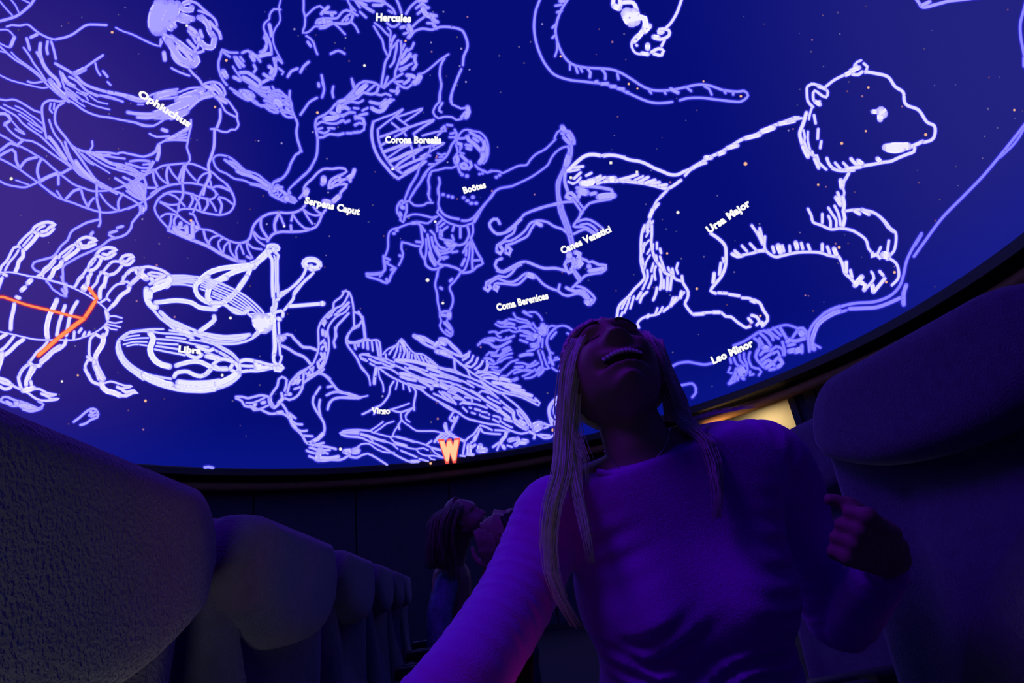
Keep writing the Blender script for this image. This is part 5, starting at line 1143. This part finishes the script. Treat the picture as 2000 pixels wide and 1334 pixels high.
# right arm (left in the picture) reaching down to the left row
sh_r = P(1095, 990, .90); el_r = P(900, 1330, .645); wr_r = P(690, 1490, .56)
ARM_R = [(1130, 975, .925, .045), (1085, 1000, .91, .060), (1062, 1050, .885, .061), (1035, 1110, .85, .058), (1000, 1180, .79, .055), (950, 1260, .71, .052), (890, 1345, .64, .050), (800, 1430, .60, .044), (715, 1475, .57, .034)]
ARM_L = [(1440, 880, .93, .050), (1495, 895, .94, .062), (1535, 950, .95, .058), (1562, 1030, .95, .052), (1590, 1120, .95, .047), (1640, 1215, .93, .045), (1690, 1160, .87, .040), (1730, 1105, .81, .032)]
limb_into(V, Fc, [P(a, b, d) for a, b, d, r in ARM_R] + [wr_r], [r - .014 for a, b, d, r in ARM_R] + [.024], 18)
def hand_into(V, Fc, wr, palm_dir, across, normal, curl=.6, s=1.0, thumb=1.0):
    """palm with four fingers and a thumb; across points to the index finger"""
    palm_dir = palm_dir.normalized(); normal = normal.normalized(); across = across.normalized()
    for k in range(7):
        f = k / 6
        for q in (-1.1, -.35, .35, 1.1):
            sphere_into(V, Fc, wr + palm_dir * (.085 * f * s) + across * (q * (.016 + .012 * f) * s), (.0145 - .001 * f) * s, 10, 6)
    for i, (ln, q) in enumerate(((.068, 1.15), (.078, .4), (.073, -.35), (.058, -1.1))):
        p0 = wr + palm_dir * (.088 * s) + across * (q * .027 * s)
        pts = [p0]; d = palm_dir.copy()
        ang = 0
        for j, sg in enumerate((.45, .32, .25)):
            ang += curl * (1.0 + .15 * j)
            dd = palm_dir * math.cos(ang) - normal * math.sin(ang)
            pts.append(pts[-1] + dd * (ln * sg * 1.15 * s))
        limb_into(V, Fc, pts, [.0098 * s, .0092 * s, .0084 * s, .0074 * s], 10)
    t0 = wr + palm_dir * (.025 * s) + across * (.028 * s)
    t1 = t0 + (palm_dir * (.5 + (1 - thumb)) + across * .75 * thumb - normal * .55).normalized() * (.036 * s)
    t2 = t1 + (palm_dir * .8 + across * .2 - normal * .5).normalized() * (.030 * s)
    t3 = t2 + (palm_dir * .85 - across * .1 - normal * .5).normalized() * (.024 * s)
    limb_into(V, Fc, [t0, t1, t2, t3], [.014 * s, .012 * s, .0105 * s, .009 * s], 10)
hand_into(V, Fc, wr_r, (wr_r - el_r), CV(.3, .5, .6), Vector((0, 0, 1)), .35)
# left arm: elbow behind, hand gripping the near seat of the right row
sh_l = P(1535, 930, .97); el_l = P(1640, 1215, .93); wr_l = P(1742, 1088, .79)
limb_into(V, Fc, [P(a, b, d) for a, b, d, r in ARM_L] + [wr_l], [r - .014 for a, b, d, r in ARM_L] + [.024], 18)
kn = P(1640, 1028, .74)
hand_into(V, Fc, wr_l, (kn - wr_l), CV(.25, .85, .2), CV(-.2, .35, .9), .95, 1.02, .25)
# legs
k_r = hips + Vector((-.20, -.34, -.10)); k_l = hips + Vector((.12, -.36, -.10))
hipz = Vector((0, 0, -.05))
link = bm = None
body = adopt(link_mesh('body', V, Fc, M_skin), w1); remesh(body, .0034, 2)
# trousers and shoes
V, Fc = [], []
hz = Vector((hips.x, hips.y, .56))
kr = G(.42, .12, .53); kl = G(.42, .42, .53); fr_ = G(.40, .10, .09); fl_ = G(.40, .44, .09)
limb_into(V, Fc, [hz + Vector((0, .03, .05)), hz + Vector((0, .04, -.02))], [.10, .12], 20)
for kk, ff, sx in ((kr, fr_, -.07), (kl, fl_, .07)):
    limb_into(V, Fc, [hz + Vector((sx, 0, -.01)), kk, ff], [.088, .062, .045], 18)
tr = adopt(link_mesh('trousers', V, Fc, M_jeans), w1); remesh(tr, .008, 2)
for ff in (fr_, fl_):
    V, Fc = [], []
    limb_into(V, Fc, [ff + Vector((0, .02, -.045)), ff + Vector((0, -.08, -.052)), ff + Vector((0, -.15, -.058))], [.042, .038, .030], 14)
    adopt(remesh(link_mesh('shoe', V, Fc, M_shell), .006, 1), w1)
# shirt: lofted torso following the figure, folds at the waist, plus two sleeves
rings = [((1163, 915), (1384, 838), .055, .925), ((1120, 926), (1436, 822), .070, .925), ((1062, 950), (1500, 850), .082, .925),
         ((1052, 1000), (1530, 900), .095, .92), ((1092, 1058), (1520, 965), .105, .91), ((1118, 1110), (1520, 1035), .118, .90), ((1122, 1155), (1540, 1105), .125, .885),
         ((1134, 1205), (1545, 1165), .122, .87), ((1156, 1250), (1532, 1215), .112, .85), ((1170, 1290), (1545, 1262), .108, .835), ((1172, 1340), (1562, 1325), .112, .81), ((1165, 1420), (1580, 1410), .118, .785), ((1160, 1520), (1600, 1510), .125, .76)]
RR = catmull([(a[0], a[1], b[0], b[1], t, d) for a, b, t, d in rings], 4.0)
V, Fc = [], []; n = 96
for j, (lx, ly, rx, ry, t, d) in enumerate(RR):
    Lp, Rp = P(lx, ly, d), P(rx, ry, d); c = (Lp + Rp) / 2; ax = (Rp - Lp) / 2; v = j / (len(RR) - 1)
    ym = (ly + ry) / 2
    for i in range(n):
        a = 2 * PI * i / n
        cx, sy = math.cos(a), math.sin(a)
        e = .86
        cx2 = abs(cx) ** e * (1 if cx > 0 else -1); sy2 = abs(sy) ** e * (1 if sy > 0 else -1)
        fwd = t * (1.0 if sy2 > 0 else .8)
        p = c + ax * cx2 - Fw * (fwd * sy2)
        if sy > 0:   # front: bust and folds
            u = cx2
            b = .034 * (math.exp(-((u + .48) / .34) ** 2) + math.exp(-((u - .42) / .34) ** 2)) * math.exp(-((ym - 1105) / 75) ** 2)
            fold = math.exp(-((ym - 1262) / 70) ** 2)
            b += fold * .012 * math.sin((ym + 60 * u * (1 if u < 0 else .6) + 22 * math.sin(u * 5)) * .155)
            side = math.exp(-((u - .9) / .35) ** 2) * math.exp(-((ym - 1130) / 110) ** 2)
            b += side * .009 * math.sin((ym - 90 * u) * .17)
            dg = math.exp(-((u + .35) / .4) ** 2) * math.exp(-((ym - 1190) / 60) ** 2)
            b += dg * .008 * math.sin((ym + 130 * u) * .12)
            up = math.exp(-((u + .75) / .3) ** 2) * math.exp(-((ym - 1000) / 50) ** 2)
            b += up * .005 * math.sin((ym + 60 * u) * .17)
            p = p - Fw * (b * sy2)
        V.append(p)
for j in range(len(RR) - 1):
    for i in range(n):
        i2 = (i + 1) % n
        Fc.append((j * n + i, j * n + i2, (j + 1) * n + i2, (j + 1) * n + i))
Fc.append(tuple(range(n))[::-1]); Fc.append(tuple((len(RR) - 1) * n + i for i in range(n)))
def sleeve_into(V, Fc, ctr, wr_amp=.0018, sides=36, seed=0):
    """ctr: (px,py,depth,radius) control points"""
    c = catmull([(*P(a, b, d), r) for a, b, d, r in ctr], .006)
    pts = [Vector(q[:3]) for q in c]; n = len(pts); base = len(V); pa = None
    s = 0
    for i in range(n):
        t = (pts[min(i + 1, n - 1)] - pts[max(i - 1, 0)]).normalized()
        if pa is None: pa = t.cross(Fw).normalized()
        pa = (pa - t * pa.dot(t)).normalized(); b = t.cross(pa)
        if i: s += (pts[i] - pts[i - 1]).length
        for k in range(sides):
            a = 2 * PI * k / sides
            r = c[i][3] + wr_amp * (math.sin(s * 330 + 1.6 * math.sin(a + seed)) * .6 + math.sin(s * 210 + 2 * math.sin(2 * a + seed * 2)) * .6) * (.4 + .6 * abs(math.sin(s * 9 + seed)))
            V.append(pts[i] + (pa * math.cos(a) + b * math.sin(a)) * r)
    for i in range(n - 1):
        for k in range(sides):
            k2 = (k + 1) % sides
            Fc.append((base + i * sides + k, base + i * sides + k2, base + (i + 1) * sides + k2, base + (i + 1) * sides + k))
    Fc.append(tuple(base + k for k in range(sides))[::-1]); Fc.append(tuple(base + (n - 1) * sides + k for k in range(sides)))
sleeve_into(V, Fc, ARM_R)
sleeve_into(V, Fc, ARM_L, seed=2)
shirt = adopt(link_mesh('knit_top', V, Fc, M_shirt), w1)
md = shirt.modifiers.new('remesh', 'REMESH'); md.mode = 'VOXEL'; md.voxel_size = .0038; md.use_smooth_shade = True
sm = shirt.modifiers.new('smooth', 'SMOOTH'); sm.factor = .5; sm.iterations = 2
# collar band and raglan seam
V, Fc = [], []
cp = catmull([tuple(P(*q)) for q in [(1166, 922, .872), (1205, 930, .862), (1255, 924, .858), (1310, 904, .862), (1352, 874, .87), (1378, 838, .89)]], .006)
tube_into(V, Fc, [Vector(q) for q in cp], [.0058] * len(cp), 8)
adopt(link_mesh('collar', V, Fc, M_shirt), w1)
# necklace
V, Fc = [], []
cp = catmull([tuple(P(*q)) for q in [(1180, 880, .885), (1215, 918, .868), (1262, 912, .868), (1300, 870, .875), (1308, 835, .89)]], .008)
tube_into(V, Fc, [Vector(q) for q in cp], [.0011] * len(cp), 5)
adopt(link_mesh('necklace', V, Fc, M_silver), w1)
# teeth, mouth and lips
V, Fc = [], []
for i in range(11):
    x = (i - 5) * .0054
    sphere_into(V, Fc, M1 @ Vector((x, .0985 - 19 * x * x, -.0560 + 5 * x * x)), .0031, 8, 6, (1.15, .8, 1.6), M1.to_3x3())
adopt(link_mesh('teeth', V, Fc, M_teeth), w1)
V, Fc = [], []
sphere_into(V, Fc, M1 @ Vector((0, .084, -.059)), .012, 16, 10, (2.5, .7, .55), M1.to_3x3())
adopt(link_mesh('mouth', V, Fc, M_dark), w1)
for sgn in (-1, 1):
    for (z0, nmm, r0, x0, x1) in ((.043, 'eyebrow', .0030, .014, .050), (.0215, 'eyelashes', .0018, .017, .046)):
        pts = []; V, Fc = [], []
        for k in range(9):
            x = x0 + (x1 - x0) * k / 8; zz = z0 + .006 * math.sin(PI * k / 8)
            best = min((head_point(PI * j / 200, math.asin(min(1, x / max(.001, .073 * math.sin(PI * j / 200)))) if x < .073 * math.sin(PI * j / 200) else 1.2, True) for j in range(50, 120)), key=lambda q: (q.z - zz) ** 2 + (q.x - x) ** 2)
            pts.append(M1 @ (Vector((sgn * best.x, best.y + .0015, best.z))))
        tube_into(V, Fc, pts, [r0 * (.5 + .5 * math.sin(PI * (k + 1) / 10)) for k in range(9)], 6)
        adopt(link_mesh(nmm, V, Fc, M_hair3), w1)
# earrings
for s, nm in ((-1, 'earring'), (1, 'earring')):
    V, Fc = [], []
    e0 = M1 @ Vector((s * .080, .006, -.045))
    for k in range(7):
        a = 2 * PI * k / 6
        sphere_into(V, Fc, e0 + (CV(math.cos(a), math.sin(a), 0) * .0028 if k else Vector((0, 0, 0))), .0016, 6, 4)
    adopt(link_mesh(nm, V, Fc, M_silver, label='small sparkling flower earring'), w1)

# hair: scalp cap and long falling locks
def cap_mesh(M, scale=1.07, hair_y=.026, thick=.008, drop=None):
    V, Fc = [], []; n, m = 72, 48; idx = {}
    for j in range(m + 1):
        th = PI * (j + .01) / (m + .02)
        for i in range(n):
            ph = 2 * PI * i / n
            p = head_point(th, ph, False)
            # hairline
            lim = hair_y if p.z > .05 else (hair_y - .022 if p.z > -.01 else -.016)
            keep = p.y < lim + .25 * max(0, p.z - .05) and (p.z > -.035 or (p.y < -.055 and p.z > -.09))
            rip = 1 + .003 * math.sin(ph * 24 + 3 * math.sin(th * 4))
            if keep: idx[(j, i)] = len(V); V.append(M @ Vector((p.x * scale * 1.06 * rip, p.y * scale * rip, p.z * scale + .004)))
    for j in range(m):
        for i in range(n):
            q = [(j, i), (j, (i + 1) % n), (j + 1, (i + 1) % n), (j + 1, i)]
            if all(k in idx for k in q): Fc.append(tuple(idx[k] for k in q))
    return V, Fc
def lock(V, Fc, guide, n, spread, depth_spread, r=.0016, fan=1.0, sides=5, step=.02):
    for k in range(n):
        ox, oy = random.gauss(0, spread * .5), random.gauss(0, spread * .15); od = random.gauss(0, depth_spread * .5)
        ph = random.uniform(0, 6.28); fr = random.uniform(.6, 1.4)
        g = []
        L = len(guide)
        for i, (a, b, d) in enumerate(guide):
            f = i / (L - 1)
            w_ = (1 - f) * 1.0 + f * fan
            g.append(tuple(P(a + ox * w_ + 3 * math.sin(ph + fr * i), b + oy, d + od * w_)))
        cut = 1 - .3 * random.random() ** 1.6
        c = catmull(g, step); c = c[:max(3, int(len(c) * cut))]
        pts = [Vector(q) for q in c]; m = len(pts)
        rr = [r * (1.0 if i < m * .6 else max(.12, 1 - (i - m * .6) / (m * .4))) for i in range(m)]
        tube_into(V, Fc, pts, rr, sides)
V, Fc = cap_mesh(M1)
cap_o = adopt(link_mesh('hair', V, Fc, M_hair), w1)
sd = cap_o.modifiers.new('solid', 'SOLIDIFY'); sd.thickness = .010; sd.offset = 0
V, Fc = [], []
# curtain behind the neck and sides, flowing into the long locks
for k in range(34):   # left side, behind
    f = k / 33
    lock(V, Fc, [(1152 - 24 * f, 652 + 12 * f, 1.02), (1130 - 10 * f, 715, 1.0), (1116 - 8 * f, 800, .985), (1116 - 16 * f, 870, .95), (1126 - 36 * f, 940, .925), (1120 - 34 * f, 985, .90)], 6, 9, .03, .0013)
for k in range(40):   # right side, behind
    f = k / 39
    lock(V, Fc, [(1272 + 12 * f, 664, 1.02), (1288 + 16 * f, 720, 1.01), (1300 + 34 * f, 780, 1.0), (1302 + 44 * f, 822, .985), (1300 + 44 * f, 852, .96)], 8, 9, .035, .0015)
# temple strands sweeping down the sides of the face
for k in range(20):
    f = k / 19
    lock(V, Fc, [(1156 - 20 * f, 640 + 12 * f, .985), (1130 - 6 * f, 685, .95), (1117 - 4 * f, 745, .93), (1107 + 4 * f, 820, .92), (1098 + 14 * f, 900, .90), (1082 + 36 * f, 980, .86)], 4, 6, .012, .0011)
    lock(V, Fc, [(1258 + 14 * f, 646 + 12 * f, .985), (1284 + 8 * f, 690, .96), (1304 + 8 * f, 740, .955), (1326 + 12 * f, 800, .955), (1352 + 8 * f, 838, .93)], 3, 6, .012, .0011)
# long locks over the right shoulder (left in the picture)
lock(V, Fc, [(1140, 664, .985), (1118, 710, .955), (1108, 790, .93), (1104, 870, .895), (1098, 930, .862), (1080, 990, .83), (1072, 1060, .81), (1076, 1110, .79), (1096, 1170, .77), (1128, 1225, .755), (1152, 1266, .75)], 150, 17, .016, .0010, .62)
lock(V, Fc, [(1142, 672, .98), (1120, 730, .95), (1112, 800, .93), (1114, 870, .90), (1122, 930, .860), (1134, 990, .82), (1148, 1050, .785), (1156, 1100, .77), (1161, 1150, .76)], 90, 16, .014, .0010, .3)
lock(V, Fc, [(1134, 690, .97), (1116, 760, .95), (1122, 850, .90), (1142, 900, .86), (1144, 945, .845), (1138, 985, .825)], 40, 16, .014, .0008, .8)
# lock over the left shoulder
lock(V, Fc, [(1308, 770, .965), (1330, 815, .95), (1354, 838, .905), (1378, 862, .865), (1396, 905, .835), (1403, 960, .81), (1402, 1010, .79), (1398, 1060, .775)], 150, 15, .014, .0010, .6)
lock(V, Fc, [(1318, 800, .95), (1342, 838, .91), (1368, 850, .875), (1390, 868, .85), (1410, 900, .83)], 50, 14, .014, .0008, 1.2)
# loose wisps
lock(V, Fc, [(1330, 826, .95), (1390, 806, .95), (1440, 798, .96), (1490, 790, .97)], 16, 12, .02, .0005, 1.4)
lock(V, Fc, [(1112, 760, .93), (1100, 850, .92), (1086, 910, .90), (1060, 945, .89)], 16, 9, .02, .0005, 1.6)
adopt(link_mesh('long_hair', V, Fc, M_hair, kind='stuff', label='long straight blonde locks falling over both shoulders'), w1)

# ---- the girl in profile behind
d2 = 2.88
w2 = person('girl with long light hair in patterned blue top looking up to the right', Vector((P(885, 1150, d2).x, P(885, 1150, d2).y, 0)))
M2 = frame_matrix(P(910, 1016, d2), CV(.78, .58, .22), CV(-.56, .80, .0)) 
M2 = M2 @ Matrix.Diagonal((1.0, 1.0, 1.0, 1))
V, Fc = [], []
head_into(V, Fc, M2, smile=False, n=72, m=56)
limb_into(V, Fc, [P(902, 1045, d2), P(890, 1085, d2), P(882, 1120, d2)], [.052, .048, .07], 16)
limb_into(V, Fc, [P(882, 1130, d2), P(884, 1250, d2 - .05), P(890, 1360, d2 - .1)], [.10, .10, .10], 16)
limb_into(V, Fc, [P(868, 1145, d2 - .1), P(864, 1250, d2 - .2), P(900, 1320, d2 - .15)], [.038, .034, .026], 12)
hand_into(V, Fc, P(903, 1322, d2 - .15), CV(1, -.2, 0), CV(0, 0, 1), CV(.2, 1, 0), .4, .9)
b2 = adopt(link_mesh('body', V, Fc, M_skin), w2); remesh(b2, .006, 1)
V, Fc = cap_mesh(M2, 1.06, .004)
c2 = adopt(link_mesh('hair', V, Fc, M_hair2), w2); s2 = c2.modifiers.new('solid', 'SOLIDIFY'); s2.thickness = .012; s2.offset = 0
V, Fc = [], []
for k in range(26):
    f = k / 25
    lock(V, Fc, [(898 - 36 * f, 982 + 18 * f, d2 - .06 + .02 * f), (884 - 36 * f, 1012 + 8 * f, d2 - .1), (878 - 34 * f, 1060, d2 - .11), (882 - 42 * f, 1110, d2 - .12), (888 - 46 * f, 1155 - 20 * f, d2 - .13)], 16, 9, .06, .0020, 1.3, 5, .05)
adopt(link_mesh('long_hair', V, Fc, M_hair2, kind='stuff', label='straight light brown hair down the back'), w2)
V, Fc = [], []
limb_into(V, Fc, [P(880, 1128, d2), P(882, 1190, d2), P(884, 1260, d2 - .05), P(888, 1350, d2 - .1)], [.085, .125, .13, .13], 20)
limb_into(V, Fc, [P(872, 1140, d2 - .08), P(862, 1190, d2 - .15), P(862, 1250, d2 - .2), P(892, 1312, d2 - .16)], [.06, .056, .052, .045], 16)
adopt(remesh(link_mesh('patterned_top', V, Fc, M_blue), .008, 2), w2)
V, Fc = [], []
q = P(888, 1370, d2 - .1); hq = Vector((q.x, q.y, .56))
for sx in (-.08, .08):
    limb_into(V, Fc, [hq + RU * sx, hq + RU * sx + RW * .38 + Vector((0, 0, -.02)), hq + RU * sx + RW * .40 + Vector((0, 0, -.50))], [.085, .062, .045], 14)
adopt(remesh(link_mesh('trousers', V, Fc, M_jeans), .012, 2), w2)

# ---- the dark haired person with a hand at the chin
d3 = 2.3
w3 = person('dark haired person in maroon with head tilted back and hand at the chin', Vector((P(960, 1200, d3).x, P(960, 1200, d3).y, 0)))
M3 = frame_matrix(P(993, 1038, d3), CV(-.42, .80, -.42), CV(.88, .42, -.1)) @ Matrix.Diagonal((.92, .92, .95, 1))
V, Fc = [], []
head_into(V, Fc, M3, smile=False, n=72, m=56)
limb_into(V, Fc, [P(985, 1040, d3), P(985, 1085, d3 + .03), P(980, 1130, d3 + .05)], [.05, .05, .08], 16)
limb_into(V, Fc, [P(980, 1150, d3 + .05), P(975, 1300, d3), P(970, 1450, d3 - .1)], [.09, .11, .11], 16)
limb_into(V, Fc, [P(1020, 1150, d3), P(930, 1265, d3 - .12), P(966, 1122, d3 - .12)], [.042, .036, .024], 14)
hand_into(V, Fc, P(966, 1116, d3 - .12), CV(-.25, 1, .1), CV(-1, 0, .1), CV(.3, .1, 1), .25, 1.0)
b3 = adopt(link_mesh('body', V, Fc, M_skin), w3); remesh(b3, .006, 1)
V, Fc = cap_mesh(M3, 1.16, .075)
c3 = adopt(link_mesh('hair', V, Fc, M_hair3), w3); s3 = c3.modifiers.new('solid', 'SOLIDIFY'); s3.thickness = .014; s3.offset = 0
V, Fc = [], []
for k in range(14):
    f = k / 13
    lock(V, Fc, [(1000 + 14 * f, 1000, d3 + .02), (1008 + 10 * f, 1050, d3), (1006 + 8 * f, 1110, d3 - .02), (1000, 1160, d3 - .05)], 5, 5, .04, .004, 1.1, 5, .05)
adopt(link_mesh('long_hair', V, Fc, M_hair3, kind='stuff', label='long dark hair'), w3)
V, Fc = [], []
limb_into(V, Fc, [P(980, 1135, d3 + .05), P(978, 1220, d3), P(975, 1330, d3), P(970, 1440, d3 - .1)], [.09, .14, .14, .14], 20)
limb_into(V, Fc, [P(1015, 1155, d3), P(985, 1210, d3 - .08), P(925, 1272, d3 - .13), P(942, 1200, d3 - .13), P(956, 1140, d3 - .12)], [.065, .058, .052, .045, .034], 16)
adopt(remesh(link_mesh('maroon_top', V, Fc, M_redc), .008, 2), w3)
V, Fc = [], []
q = P(970, 1450, d3 - .1); hq = Vector((q.x, q.y, .56))
for sx in (-.08, .08):
    limb_into(V, Fc, [hq + RU * sx, hq + RU * sx - RW * .30 + Vector((0, 0, -.02)), hq + RU * sx - RW * .30 + Vector((0, 0, -.50))], [.085, .062, .045], 14)
adopt(remesh(link_mesh('trousers', V, Fc, M_jeans), .012, 2), w3)
